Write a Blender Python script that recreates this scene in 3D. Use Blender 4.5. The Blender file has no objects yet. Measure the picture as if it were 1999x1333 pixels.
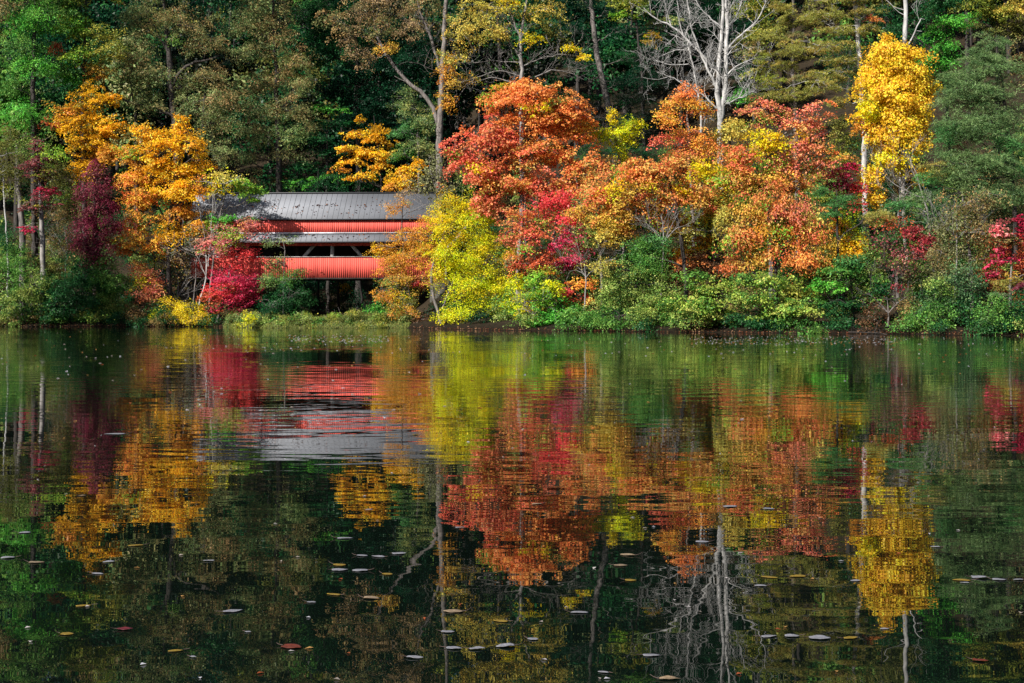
import bpy, math
import numpy as np
from mathutils import Vector

# ------------------------------------------------------------------ camera, sky, sun, exposure
F, HZ, CH = 2777.0, 597.0, 1.8          # focal length in photo pixels, horizon row, eye height above the water
scene = bpy.context.scene
COL = scene.collection
cam_data = bpy.data.cameras.new('camera')
cam_data.sensor_width = 36.0
cam_data.lens = F * 36.0 / 1999.0
cam_data.shift_y = -(666.5 - HZ) / 1999.0
cam_data.clip_start, cam_data.clip_end = 0.1, 3000.0
cam = bpy.data.objects.new('camera', cam_data)
cam.location = (0, 0, CH)
cam.rotation_euler = (math.radians(90), 0, 0)
COL.objects.link(cam)
scene.camera = cam

SUN_EL, SUN_AZ = math.radians(37), math.radians(226)      # azimuth clockwise from +Y
world = bpy.data.worlds.new('World')
scene.world = world
world.use_nodes = True
wn = world.node_tree
wn.nodes.clear()
sky = wn.nodes.new('ShaderNodeTexSky')
sky.sky_type = 'NISHITA'
sky.sun_disc = False
sky.sun_elevation = SUN_EL
sky.sun_rotation = SUN_AZ
bg = wn.nodes.new('ShaderNodeBackground')
bg.inputs['Strength'].default_value = 0.05
wo = wn.nodes.new('ShaderNodeOutputWorld')
wn.links.new(sky.outputs[0], bg.inputs['Color'])
wn.links.new(bg.outputs[0], wo.inputs['Surface'])
sun_data = bpy.data.lights.new('sun', 'SUN')
sun_data.energy = 5.0
sun_data.angle = math.radians(0.5)
sun_data.color = (1.0, 0.94, 0.84)
sun = bpy.data.objects.new('sun', sun_data)
sdir = Vector((math.sin(SUN_AZ) * math.cos(SUN_EL), math.cos(SUN_AZ) * math.cos(SUN_EL), math.sin(SUN_EL)))
sun.rotation_euler = (-sdir).to_track_quat('-Z', 'Y').to_euler()
COL.objects.link(sun)
vs = scene.view_settings
vs.view_transform = 'Standard'
vs.look = 'None'
vs.gamma = 1.0
vs.exposure = 1.05
cy = scene.cycles
cy.max_bounces = 5
cy.diffuse_bounces = 2
cy.glossy_bounces = 3
cy.transmission_bounces = 3
cy.transparent_max_bounces = 4
cy.caustics_reflective = False
cy.caustics_refractive = False

rng = np.random.default_rng(11)

# ------------------------------------------------------------------ helpers
def at(px, py, Y):
    return np.array([(px - 1000.0) / F * Y, Y, CH + (HZ - py) / F * Y])

def lin(c):
    c = np.asarray(c, float) / 255.0
    return np.where(c <= 0.04045, c / 12.92, ((c + 0.055) / 1.055) ** 2.4)

def tag(o, label=None, cat=None, group=None, kind=None):
    if label: o['label'] = label
    if cat: o['category'] = cat
    if group: o['group'] = group
    if kind: o['kind'] = kind
    return o

def empty(name, loc, rz=0.0):
    o = bpy.data.objects.new(name, None)
    o.empty_display_size = 0.3
    o.location = loc
    o.rotation_euler = (0, 0, rz)
    COL.objects.link(o)
    return o

def link_mesh(name, verts, faces, mat, parent=None, tint=None, smooth=False, uniform=True):
    """verts (n,3) array; faces (m,k) int array (uniform) or list of tuples; tint: (m,3) per face colour"""
    me = bpy.data.meshes.new(name)
    verts = np.asarray(verts, np.float32)
    if uniform:
        faces = np.asarray(faces, np.int32)
        m, k = faces.shape
        me.vertices.add(len(verts)); me.vertices.foreach_set('co', verts.ravel())
        me.loops.add(m * k); me.loops.foreach_set('vertex_index', faces.ravel())
        me.polygons.add(m)
        me.polygons.foreach_set('loop_start', np.arange(0, m * k, k, dtype=np.int32))
        me.update(calc_edges=True)
    else:
        me.from_pydata([tuple(map(float, v)) for v in verts], [], [tuple(int(i) for i in f) for f in faces])
        me.update()
    me.materials.append(mat)
    if tint is not None:
        a = me.attributes.new('tint', 'FLOAT_VECTOR', 'FACE')
        a.data.foreach_set('vector', np.asarray(tint, np.float32).ravel())
    if smooth:
        me.polygons.foreach_set('use_smooth', np.ones(len(me.polygons), bool))
    o = bpy.data.objects.new(name, me)
    COL.objects.link(o)
    if parent is not None: o.parent = parent
    return o

def new_mat(name):
    m = bpy.data.materials.new(name)
    m.use_nodes = True
    nt = m.node_tree
    nt.nodes.clear()
    out = nt.nodes.new('ShaderNodeOutputMaterial')
    return m, nt, out

def N(nt, t, **kw):
    n = nt.nodes.new(t)
    for k, v in kw.items():
        if k in n.inputs: n.inputs[k].default_value = v
        else: setattr(n, k, v)
    return n

def principled_mat(name, base=(0.5, 0.5, 0.5), rough=0.8, attr=False, noise=None, bump=None, spec=0.3):
    """noise = (scale xyz, strength, dark colour multiplier)   bump = (scale, strength, distance)"""
    m, nt, out = new_mat(name)
    p = N(nt, 'ShaderNodeBsdfPrincipled', Roughness=rough)
    p.inputs['Specular IOR Level'].default_value = spec
    nt.links.new(p.outputs[0], out.inputs['Surface'])
    if attr:
        a = N(nt, 'ShaderNodeAttribute', attribute_name='tint')
        csock = a.outputs['Vector']
    else:
        r = N(nt, 'ShaderNodeRGB'); r.outputs[0].default_value = (*base, 1)
        csock = r.outputs[0]
    tc = N(nt, 'ShaderNodeTexCoord')
    if noise:
        mp = N(nt, 'ShaderNodeMapping'); mp.inputs['Scale'].default_value = noise[0]
        nt.links.new(tc.outputs['Object'], mp.inputs['Vector'])
        nz = N(nt, 'ShaderNodeTexNoise'); nz.inputs['Scale'].default_value = 1.0; nz.inputs['Detail'].default_value = 5
        nt.links.new(mp.outputs[0], nz.inputs['Vector'])
        rp = N(nt, 'ShaderNodeMapRange'); rp.inputs['From Min'].default_value = 0.35; rp.inputs['From Max'].default_value = 0.65
        rp.inputs['To Min'].default_value = noise[1]; rp.inputs['To Max'].default_value = noise[2]
        nt.links.new(nz.outputs['Fac'], rp.inputs['Value'])
        mx = N(nt, 'ShaderNodeVectorMath', operation='SCALE')
        nt.links.new(csock, mx.inputs[0]); nt.links.new(rp.outputs[0], mx.inputs['Scale'])
        csock = mx.outputs[0]
    nt.links.new(csock, p.inputs['Base Color'])
    if bump:
        nz2 = N(nt, 'ShaderNodeTexNoise'); nz2.inputs['Scale'].default_value = bump[0]; nz2.inputs['Detail'].default_value = 4
        nt.links.new(tc.outputs['Object'], nz2.inputs['Vector'])
        bp = N(nt, 'ShaderNodeBump'); bp.inputs['Strength'].default_value = bump[1]; bp.inputs['Distance'].default_value = bump[2]
        nt.links.new(nz2.outputs['Fac'], bp.inputs['Height']); nt.links.new(bp.outputs[0], p.inputs['Normal'])
    return m

def leaf_material(name, trans=0.42, gloss=0.012):
    m, nt, out = new_mat(name)
    a = N(nt, 'ShaderNodeAttribute', attribute_name='tint')
    d = N(nt, 'ShaderNodeBsdfDiffuse'); t = N(nt, 'ShaderNodeBsdfTranslucent')
    g = N(nt, 'ShaderNodeBsdfGlossy'); g.inputs['Roughness'].default_value = 0.45
    g.inputs['Color'].default_value = (0.8, 0.8, 0.8, 1)
    nt.links.new(a.outputs['Vector'], d.inputs['Color']); nt.links.new(a.outputs['Vector'], t.inputs['Color'])
    m1 = N(nt, 'ShaderNodeMixShader'); m1.inputs[0].default_value = trans
    m2 = N(nt, 'ShaderNodeMixShader'); m2.inputs[0].default_value = gloss
    nt.links.new(d.outputs[0], m1.inputs[1]); nt.links.new(t.outputs[0], m1.inputs[2])
    nt.links.new(m1.outputs[0], m2.inputs[1]); nt.links.new(g.outputs[0], m2.inputs[2])
    nt.links.new(m2.outputs[0], out.inputs['Surface'])
    return m

LEAF = leaf_material('leaf')
BARK = {
    'pale': principled_mat('pale_bark', (0.23, 0.215, 0.21), 0.9, noise=((7, 7, 1.6), 0.45, 1.15), bump=(9, 0.6, 0.05)),
    'grey': principled_mat('grey_bark', (0.14, 0.125, 0.12), 0.9, noise=((7, 7, 1.6), 0.5, 1.3), bump=(9, 0.6, 0.05)),
    'dark': principled_mat('dark_bark', (0.04, 0.034, 0.032), 0.9, noise=((7, 7, 1.6), 0.5, 1.3), bump=(9, 0.6, 0.05)),
    'white': principled_mat('white_bark', (0.37, 0.365, 0.365), 0.85, noise=((2.6, 2.6, 1.1), 0.45, 1.15), bump=(9, 0.5, 0.03)),
}

BARK['black'] = principled_mat('shade_black_bark', (0.014, 0.012, 0.012), 0.9, noise=((7, 7, 1.6), 0.5, 1.3))  # shade under the bridge is put into this near-black bark

# ------------------------------------------------------------------ terrain
SX = np.array([-400, -80, -44.3, -26.6, -22.5, -19.9, -8.3, -3.9, 0, 10.6, 20.1, 30.6, 60, 120, 400.0])
SY = np.array([110, 118, 123, 123, 118.5, 115.5, 115.0, 109, 104, 98.5, 93, 86, 74, 60, 40.0])
_w = [(rng.uniform(.1, .9), rng.uniform(0, 6.28)) for _ in range(6)]
def shore(x):
    x = np.asarray(x, float)
    w = sum(np.sin(x * f * 1.9 + p) for f, p in _w) * 0.34
    return np.interp(x, SX, SY) + w
def ground(x, y):
    x = np.asarray(x, float); y = np.asarray(y, float)
    d = y - shore(x)
    z = np.where(d < 0, np.maximum(d * 0.25, -2.5), 0)
    z = z + np.clip(d, 0, 1.2) * 0.28 + np.clip(d - 1.2, 0, 10) * 0.13 + np.clip(d - 11.2, 0, 999) * 0.36
    hill = z
    # the low inlet under the bridge
    inlet = 1 / (1 + np.exp(-(x + 23.5) / 0.9)) * 1 / (1 + np.exp((x + 8.0) / 0.9))
    low = np.clip(d, 0, 1.5) * 0.22 + 0.02 * np.clip(d, 0, 30) + np.clip(y - 150, 0, 999) * 0.38
    low = np.where(d < 0, np.maximum(d * 0.25, -2.5), low)
    z = hill * (1 - inlet) + low * inlet
    n = np.sin(x * .31 + y * .17) * np.sin(y * .23 - x * .11 + 1) * 0.5 + np.sin(x * 1.1 + y * .9) * 0.08
    return z + n * np.clip(d / 8, 0, 1)

gx = np.concatenate([np.linspace(-400, -84, 24), np.arange(-80, 80, 1.0), np.linspace(84, 400, 24)])
gy = np.concatenate([np.linspace(-300, 20, 12), np.linspace(30, 70, 10), np.arange(72, 170, 1.0), np.arange(172, 420, 6.0), np.linspace(426, 900, 8)])
GX, GY = np.meshgrid(gx, gy)
GZ = ground(GX, np.minimum(GY, 410)); GZ = np.where(GY > 410, GZ + (GY - 410) * 0.05, GZ)
gv = np.stack([GX.ravel(), GY.ravel(), GZ.ravel()], 1)
nx, ny = len(gx), len(gy)
ii, jj = np.meshgrid(np.arange(nx - 1), np.arange(ny - 1))
a = (jj * nx + ii).ravel()
gf = np.stack([a, a + 1, a + 1 + nx, a + nx], 1)
m, nt, out = new_mat('forest_floor')
p = N(nt, 'ShaderNodeBsdfPrincipled', Roughness=0.95); p.inputs['Specular IOR Level'].default_value = 0.1
tc = N(nt, 'ShaderNodeTexCoord')
nz = N(nt, 'ShaderNodeTexNoise'); nz.inputs['Scale'].default_value = 3.5; nz.inputs['Detail'].default_value = 8
cr = N(nt, 'ShaderNodeValToRGB')
cr.color_ramp.elements[0].position = 0.3; cr.color_ramp.elements[0].color = (0.012, 0.010, 0.007, 1)
cr.color_ramp.elements[1].position = 0.75; cr.color_ramp.elements[1].color = (0.04, 0.026, 0.015, 1)
e = cr.color_ramp.elements.new(0.5); e.color = (0.024, 0.018, 0.011, 1)
nt.links.new(tc.outputs['Object'], nz.inputs['Vector']); nt.links.new(nz.outputs['Fac'], cr.inputs['Fac'])
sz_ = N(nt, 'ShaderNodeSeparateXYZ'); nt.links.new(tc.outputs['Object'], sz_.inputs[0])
low_tone = N(nt, 'ShaderNodeMapRange'); low_tone.inputs['From Min'].default_value = 0.05; low_tone.inputs['From Max'].default_value = 0.8
low_tone.inputs['To Min'].default_value = 0.35; low_tone.inputs['To Max'].default_value = 1.0  # ground gets darker towards the waterline
nt.links.new(sz_.outputs['Z'], low_tone.inputs['Value'])
wm = N(nt, 'ShaderNodeVectorMath', operation='SCALE'); nt.links.new(cr.outputs[0], wm.inputs[0]); nt.links.new(low_tone.outputs[0], wm.inputs['Scale'])
nt.links.new(wm.outputs[0], p.inputs['Base Color'])
bp = N(nt, 'ShaderNodeBump'); bp.inputs['Distance'].default_value = 0.15; bp.inputs['Strength'].default_value = 0.8
nt.links.new(nz.outputs['Fac'], bp.inputs['Height']); nt.links.new(bp.outputs[0], p.inputs['Normal'])
nt.links.new(p.outputs[0], out.inputs['Surface'])
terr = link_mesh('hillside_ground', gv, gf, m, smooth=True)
tag(terr, 'leaf strewn brown forest floor rising behind the lake shore', kind='structure')

# ------------------------------------------------------------------ water
m, nt, out = new_mat('lake_water')
p = N(nt, 'ShaderNodeBsdfPrincipled', Roughness=0.0)
p.inputs['Base Color'].default_value = (0.002, 0.004, 0.003, 1)
p.inputs['IOR'].default_value = 1.333
tc = N(nt, 'ShaderNodeTexCoord')
def wave_layer(scale, detail, sx=1.0, rot=0.0, dist=0.0):
    mp = N(nt, 'ShaderNodeMapping'); mp.inputs['Scale'].default_value = (scale * sx, scale, scale)
    mp.inputs['Rotation'].default_value = (0, 0, rot)
    nt.links.new(tc.outputs['Object'], mp.inputs['Vector'])
    n = N(nt, 'ShaderNodeTexNoise'); n.inputs['Scale'].default_value = 1.0; n.inputs['Detail'].default_value = detail
    n.inputs['Distortion'].default_value = dist
    nt.links.new(mp.outputs[0], n.inputs['Vector'])
    return n.outputs['Fac']
def mul(a_, b_, op='MULTIPLY'):
    n = N(nt, 'ShaderNodeMath', operation=op)
    for i, v in enumerate((a_, b_)):
        if isinstance(v, (int, float)): n.inputs[i].default_value = v
        else: nt.links.new(v, n.inputs[i])
    return n.outputs[0]
w1 = wave_layer(1.5, 0.5, 0.5, 0.08)          # long slow undulations
w2 = wave_layer(4.2, 0.5, 0.36, -0.06)       # ripples
w3 = wave_layer(8.0, 0.0, 0.7, 0.3)          # fine ripples
patch = wave_layer(0.11, 2, 0.45)           # calmer and rougher patches
pr = N(nt, 'ShaderNodeMapRange'); pr.inputs['From Min'].default_value = 0.4; pr.inputs['From Max'].default_value = 0.6
pr.inputs['To Min'].default_value = 0.55; pr.inputs['To Max'].default_value = 2.3
nt.links.new(patch, pr.inputs['Value'])
sy = N(nt, 'ShaderNodeSeparateXYZ'); nt.links.new(tc.outputs['Object'], sy.inputs[0])
brz = N(nt, 'ShaderNodeMapRange'); brz.inputs['From Min'].default_value = 9; brz.inputs['From Max'].default_value = 60
brz.inputs['To Min'].default_value = 0.85; brz.inputs['To Max'].default_value = 7.0
nt.links.new(sy.outputs['Y'], brz.inputs['Value'])
h = mul(mul(w1, 0.0012), mul(w2, 0.00034), 'ADD')
h = mul(h, mul(w3, 0.00007), 'ADD')
# wavelets running out from one spot, in front of the bridge
WV = (-2.8, 22.5)
sub = N(nt, 'ShaderNodeVectorMath', operation='SUBTRACT'); sub.inputs[1].default_value = (WV[0], WV[1], 0)
nt.links.new(tc.outputs['Object'], sub.inputs[0])
sc_ = N(nt, 'ShaderNodeVectorMath', operation='MULTIPLY'); sc_.inputs[1].default_value = (0.75, 1.0, 1.0)
nt.links.new(sub.outputs[0], sc_.inputs[0])
ln = N(nt, 'ShaderNodeVectorMath', operation='LENGTH'); nt.links.new(sc_.outputs[0], ln.inputs[0])
ring = mul(mul(ln.outputs['Value'], 9.0), mul(wave_layer(1.1, 2), 9.0), 'ADD')
rn = N(nt, 'ShaderNodeMath', operation='SINE'); nt.links.new(ring, rn.inputs[0])
fall = N(nt, 'ShaderNodeMapRange'); fall.inputs['From Min'].default_value = 0.3; fall.inputs['From Max'].default_value = 7.0
fall.inputs['To Min'].default_value = 1.0; fall.inputs['To Max'].default_value = 0.0
nt.links.new(ln.outputs['Value'], fall.inputs['Value'])
ringh = mul(mul(rn.outputs[0], fall.outputs[0]), 0.0003)
h = mul(mul(mul(h, pr.outputs[0]), brz.outputs[0]), ringh, 'ADD')
bp = N(nt, 'ShaderNodeBump'); bp.inputs['Strength'].default_value = 1.0; bp.inputs['Distance'].default_value = 1.0
nt.links.new(h, bp.inputs['Height']); nt.links.new(bp.outputs[0], p.inputs['Normal'])
nt.links.new(p.outputs[0], out.inputs['Surface'])
wv = [(-400, -300, 0), (400, -300, 0), (400, 260, 0), (-400, 260, 0)]
water = link_mesh('lake_water', wv, [(0, 1, 2, 3)], m)
tag(water, 'dark rippled lake reflecting the autumn trees', kind='structure')

# ------------------------------------------------------------------ foliage and wood generators
class Wood:
    def __init__(s): s.v = []; s.f = []; s.n = 0
    def tube(s, pts, rad, sides=6):
        pts = np.asarray(pts, float); k = len(pts)
        tan = np.gradient(pts, axis=0)
        tan /= np.linalg.norm(tan, axis=1, keepdims=True) + 1e-9
        ref = np.array([0.0, 1.0, 0.0]) if abs(tan[:, 1]).mean() < 0.8 else np.array([1.0, 0, 0])
        u = np.cross(tan, ref); u /= np.linalg.norm(u, axis=1, keepdims=True) + 1e-9
        w = np.cross(tan, u)
        an = np.arange(sides) / sides * 2 * math.pi
        ring = (u[:, None, :] * np.cos(an)[None, :, None] + w[:, None, :] * np.sin(an)[None, :, None]) * np.asarray(rad)[:, None, None] + pts[:, None, :]
        s.v.append(ring.reshape(-1, 3))
        i = np.arange(k - 1)[:, None] * sides; j = np.arange(sides)[None, :]; j2 = (j + 1) % sides
        f = np.stack([i + j, i + j2, i + j2 + sides, i + j + sides], -1).reshape(-1, 4) + s.n
        s.f.append(f); s.n += k * sides
    def build(s, name, mat, parent=None, origin=(0, 0, 0)):
        if not s.v: return None
        return link_mesh(name, np.concatenate(s.v) - np.asarray(origin), np.concatenate(s.f), mat, parent, smooth=True)

def tone(c):
    m_ = c.max(axis=1, keepdims=True)
    k = np.clip((m_ - .16) / .25, 0, 1)
    return np.clip(c ** (1.0 - .14 * k) * (.80 + .17 * k), 0.002, 0.88)

class Leaves:
    def __init__(s): s.c = []; s.nn = []; s.t = []; s.l = []; s.w = []; s.col = []
    def add(s, c, nn, t, l, w, col):
        s.c.append(c); s.nn.append(nn); s.t.append(t); s.l.append(l); s.w.append(w); s.col.append(tone(np.asarray(col)))
    def build(s, name, parent=None, origin=(0, 0, 0), mat=None):
        c = np.concatenate(s.c) - np.asarray(origin); nn = np.concatenate(s.nn); t = np.concatenate(s.t)
        l = np.concatenate(s.l)[:, None]; w = np.concatenate(s.w)[:, None]; col = np.concatenate(s.col)
        nn = nn / (np.linalg.norm(nn, axis=1, keepdims=True) + 1e-9)
        b = np.cross(nn, t); b /= np.linalg.norm(b, axis=1, keepdims=True) + 1e-9
        t = np.cross(b, nn)
        up = nn * w * 0.22
        v = np.stack([c - t * l * .5, c + b * w * .5 + up + t * l * .08, c + t * l * .5, c - b * w * .5 + up + t * l * .08], 1).reshape(-1, 3)
        f = np.arange(len(c) * 4).reshape(-1, 4)
        return link_mesh(name, v, f, mat or LEAF, parent, tint=col)

#            rs    flat  k   L     asp   up   out  rnd  droop hang tilt
STYLE = {
    'maple': (.78, .26, 70, .19, .80, .75, .55, .55, .18, .25, .30),
    'pads':  (.9, .16, 84, .19, .80, 1.0, .40, .45, .10, .15, .15),
    'round': (.55, .60, 56, .19, .85, .35, .85, .70, .10, .60, .25),
    'oak':   (.75, .40, 64, .22, .42, .50, .55, .75, .30, .70, .40),
    'shrub': (.55, .42, 56, .15, .65, .65, .60, .65, .15, .30, .25),
    'dogwood': (.65, .26, 66, .19, .62, .80, .55, .50, .15, .25, .25),
    'pine':  (.85, .16, 120, .30, .13, .50, .40, .90, .10, .10, .20),
    'hang':  (.75, .45, 84, .23, .48, .45, .75, .60, .45, 1.1, .60),
    'vine':  (.60, .60, 60, .16, .55, .30, .60, .90, .40, .60, .30),
    'sparse': (.75, .45, 22, .19, .80, .50, .60, .80, .20, .40, .20),
    'far':   (1.2, .35, 30, .50, .75, .60, .70, .70, .20, .30, .30),
}
def P(*cs): return [lin(c) for c in cs]
PAL = {
    'gold': P((250, 172, 22), (255, 190, 30), (240, 150, 22), (255, 200, 60)),
    'goldd': P((226, 162, 24), (238, 172, 28), (196, 138, 24), (140, 124, 34)),
    'amber': P((222, 150, 40), (236, 165, 45), (200, 120, 40), (180, 130, 50)),
    'orange': P((250, 142, 66), (252, 155, 72), (244, 118, 58), (250, 168, 80), (240, 130, 70)),
    'orangeg': P((250, 148, 55), (250, 172, 62), (242, 118, 62), (245, 190, 60), (235, 170, 60)),
    'salmon': P((236, 134, 70), (230, 118, 66), (242, 152, 66), (200, 160, 74), (218, 96, 66), (186, 150, 70)),
    'salred': P((234, 112, 80), (226, 92, 74), (236, 136, 82), (214, 140, 86), (232, 100, 76)),
    'salpink': P((224, 122, 94), (232, 138, 92), (214, 100, 86), (206, 158, 84), (238, 132, 76)),
    'redmix': P((222, 84, 72), (232, 112, 76), (204, 58, 64), (228, 142, 76), (170, 128, 68)),
    'red': P((224, 62, 64), (234, 78, 76), (204, 46, 58)),
    'crimson': P((192, 34, 72), (204, 50, 86), (164, 26, 56), (208, 78, 102)),
    'pinkred': P((212, 110, 112), (202, 84, 94), (218, 134, 118), (188, 128, 106)),
    'maroon': P((124, 40, 66), (144, 48, 76), (104, 32, 52), (136, 74, 78)),
    'mauve': P((130, 60, 70), (115, 75, 75), (150, 70, 78), (120, 100, 80)),
    'rust': P((190, 80, 45), (165, 60, 42), (200, 105, 60)),
    'yellow': P((252, 206, 30), (254, 216, 44), (244, 190, 26), (236, 214, 36)),
    'yelgreen': P((216, 216, 18), (232, 226, 26), (186, 204, 20), (238, 206, 24), (150, 180, 26)),
    'yelgold': P((236, 202, 22), (226, 212, 24), (244, 186, 22), (190, 190, 28)),
    'ochre': P((208, 160, 58), (218, 172, 60), (186, 160, 58), (216, 130, 62)),
    'yelolive': P((206, 188, 78), (216, 196, 80), (180, 170, 72), (212, 172, 66), (160, 160, 70)),
    'lime': P((110, 170, 45), (130, 185, 55), (90, 150, 42), (165, 185, 55)),
    'bright': P((78, 164, 50), (102, 182, 58), (60, 142, 48)),
    'green': P((78, 136, 54), (96, 150, 60), (60, 116, 50), (116, 158, 66)),
    'olivegreen': P((124, 156, 66), (144, 168, 76), (102, 138, 60), (166, 176, 86), (78, 120, 54)),
    'dogw': P((136, 172, 60), (162, 182, 70), (104, 148, 52), (182, 184, 84), (80, 134, 56)),
    'dgreen': P((38, 92, 50), (48, 105, 55), (30, 78, 44), (60, 112, 58)),
    'dkgreen': P((28, 84, 46), (34, 96, 52), (24, 70, 42), (50, 104, 52)),
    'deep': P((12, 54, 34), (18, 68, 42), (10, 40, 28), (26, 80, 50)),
    'vdark': P((12, 32, 20), (20, 40, 22), (28, 32, 18), (10, 26, 20)),  # near-black greens: shade of the deep wood put into leaf colour
    'palegreen': P((128, 152, 88), (110, 140, 80), (160, 165, 90), (90, 122, 66)),
    'oak': P((134, 150, 90), (120, 142, 84), (150, 150, 94), (150, 134, 84), (102, 130, 76)),
    'oakb': P((134, 134, 84), (122, 134, 82), (152, 130, 80), (110, 126, 74), (164, 128, 82)),
    'tan': P((158, 132, 96), (170, 140, 98), (142, 118, 88), (176, 146, 90), (120, 118, 80)),
    'oliveg': P((128, 142, 50), (142, 152, 56), (108, 126, 46), (160, 150, 55)),
    'olive': P((112, 118, 56), (98, 108, 50), (128, 124, 60)),
    'pinegrey': P((98, 134, 78), (112, 144, 84), (84, 120, 72), (122, 148, 90)),
    'pineolive': P((146, 150, 66), (130, 138, 62), (160, 156, 70), (164, 140, 64)),
    'pinegreen': P((76, 136, 70), (92, 148, 76), (66, 122, 64)),
    'greyolive': P((130, 134, 92), (118, 122, 84), (146, 146, 92)),
    'vine': P((128, 116, 72), (112, 116, 66), (148, 126, 76), (96, 106, 64), (160, 120, 72)),
    'bluegreen': P((74, 118, 74), (62, 106, 66), (90, 130, 84), (110, 140, 88)),
    'brown': P((100, 72, 52), (118, 84, 58), (86, 66, 48)),
    'darkred': P((164, 44, 56), (146, 36, 50), (176, 62, 66), (130, 60, 60)),
    'lemon': P((253, 204, 36), (255, 216, 58), (248, 186, 38), (238, 172, 48)),
    'marsh': P((104, 116, 58), (122, 130, 62), (86, 104, 52), (134, 128, 70), (96, 116, 60)),
}
ALB = 1.1
WARM = {id(PAL[k_]): 1 for k_ in ('orange', 'orangeg', 'salmon', 'salred', 'salpink', 'redmix', 'ochre', 'amber', 'pinkred', 'yelgold', 'mauve')}
LS = [.88]
def add_blob(lv, wood_targets, c, r, pal, dens, style, count_scale=1.0):
    rs, flat, k, L, asp, up, outw, rnd, droop, hang, tilt = STYLE[style]
    r = np.asarray(r, float)
    rs = min(rs, max(0.22, 0.75 * min(r[0], r[2] * 1.6)))
    kk = max(10, int(k * (rs / STYLE[style][0]) ** 1.5))
    n = max(3, int(round(dens ** .8 * count_scale * 9.2 * r[0] * r[2] / (rs * rs) * (1.0 if flat > .3 else 1.25))))
    d = rng.normal(size=(n, 3)); d /= np.linalg.norm(d, axis=1, keepdims=True)
    flip = (d[:, 1] > 0.2) & (rng.random(n) < 0.55); d[flip, 1] *= -1
    ph = rng.uniform(0, 6.28, 4)
    az = np.arctan2(d[:, 2], d[:, 0])
    lump = 1 + .15 * np.sin(3 * az + ph[0]) + .14 * np.sin(5 * az + ph[1] + 2 * d[:, 1]) + .12 * np.sin(11 * az + ph[2] + 3 * d[:, 1])
    rad = rng.uniform(0.15, 1.0, n) ** 0.55 * np.where(rng.random(n) < .12, rng.uniform(1.05, 1.35, n), 1.0)
    sc = c + d * r * (rad * lump)[:, None]
    if style != 'far' and n > 8:
        a_, b_, c_ = sc[:, 0], sc[:, 1], sc[:, 2]
        nf = np.sin(1.9 * a_ + 1.1 * c_ + ph[0]) + np.sin(2.6 * c_ - .7 * a_ + ph[1]) + .7 * np.sin(2.1 * b_ + 1.3 * c_ + ph[2]) + .6 * np.sin(4.3 * a_ + 3.1 * c_ + ph[3])
        keep = (nf > -1.15) | (rng.random(n) < .15); keep[0] = True
        sc, d, rad = sc[keep], d[keep], rad[keep]; n = len(sc)
    pc = np.array([pal[i] for i in rng.integers(0, len(pal), n)])
    if WARM.get(id(pal)):
        acc = (np.sin(1.3 * sc[:, 0] + ph[1]) + np.sin(1.7 * sc[:, 2] + ph[2]) + rng.normal(size=n) * .5) > 1.05
        ap = PAL[['ochre', 'oliveg', 'yelgold', 'olivegreen', 'orange', 'lime'][rng.integers(0, 6)]]
        pc[acc] = np.array([ap[i] for i in rng.integers(0, len(ap), int(acc.sum()))]).reshape(-1, 3)
    # leaves
    M = n * kk
    S = np.repeat(sc, kk, 0); D = np.repeat(d, kk, 0)
    rss = np.repeat(rs * rng.uniform(.65, 1.25, n), kk)
    rho = rss * np.sqrt(rng.random(M)); phi = rng.uniform(0, 6.283, M)
    ox, oy = rho * np.cos(phi), rho * np.sin(phi)
    oz = flat * rss * rng.normal(size=M) * .6 - droop * rho * rho / rss
    hd = D[:, :2] / (np.linalg.norm(D[:, :2], axis=1, keepdims=True) + 1e-6)
    tx, ty = rng.normal(size=n) * .34, rng.normal(size=n) * .25
    oz = oz + ox * np.repeat(tx, kk) + oy * np.repeat(ty, kk)
    oz = oz - tilt * (hd[:, 0] * ox + hd[:, 1] * oy) * np.repeat(rng.uniform(.2, 1.6, n), kk)
    pos = S + np.stack([ox, oy, oz], 1)
    nn = np.array([0, 0, 1.0]) * up + D * outw + rng.normal(size=(M, 3)) * rnd
    t = np.stack([ox, oy, oz * 0], 1) / (rss[:, None]) + np.array([0, 0, -1.0]) * hang + rng.normal(size=(M, 3)) * .5
    l = L * LS[0] * rng.uniform(.6, 1.25, M); w = l * asp * rng.uniform(.75, 1.2, M)
    alt = np.array([pal[i] for i in rng.integers(0, len(pal), M)])
    mixf = (rng.random(M) < 0.30)[:, None]
    col = np.where(mixf, alt, np.repeat(pc, kk, 0)) * np.repeat(rng.uniform(.66, 1.2, n), kk)[:, None] * rng.uniform(.72, 1.2, M)[:, None]
    lv.add(pos, nn, t, l, w, np.clip(col * ALB, 0.002, 0.9))
    wood_targets.append((sc, rad))

def bez(a, b, c, k):
    t = np.linspace(0, 1, k)[:, None]
    return a * (1 - t) ** 2 + 2 * b * t * (1 - t) + c * t * t

def smooth_path(pts, rads, step=0.8):
    pts = np.asarray(pts, float); rads = np.asarray(rads, float)
    seg = np.linalg.norm(np.diff(pts, axis=0), axis=1); s = np.concatenate([[0], np.cumsum(seg)])
    n = max(len(pts), int(s[-1] / step) + 1)
    q = np.linspace(0, s[-1], n)
    o = np.stack([np.interp(q, s, pts[:, i]) for i in range(3)], 1); r = np.interp(q, s, rads)
    for _ in range(2):
        o[1:-1] = (o[:-2] + 2 * o[1:-1] + o[2:]) / 4
    return o, r

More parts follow.
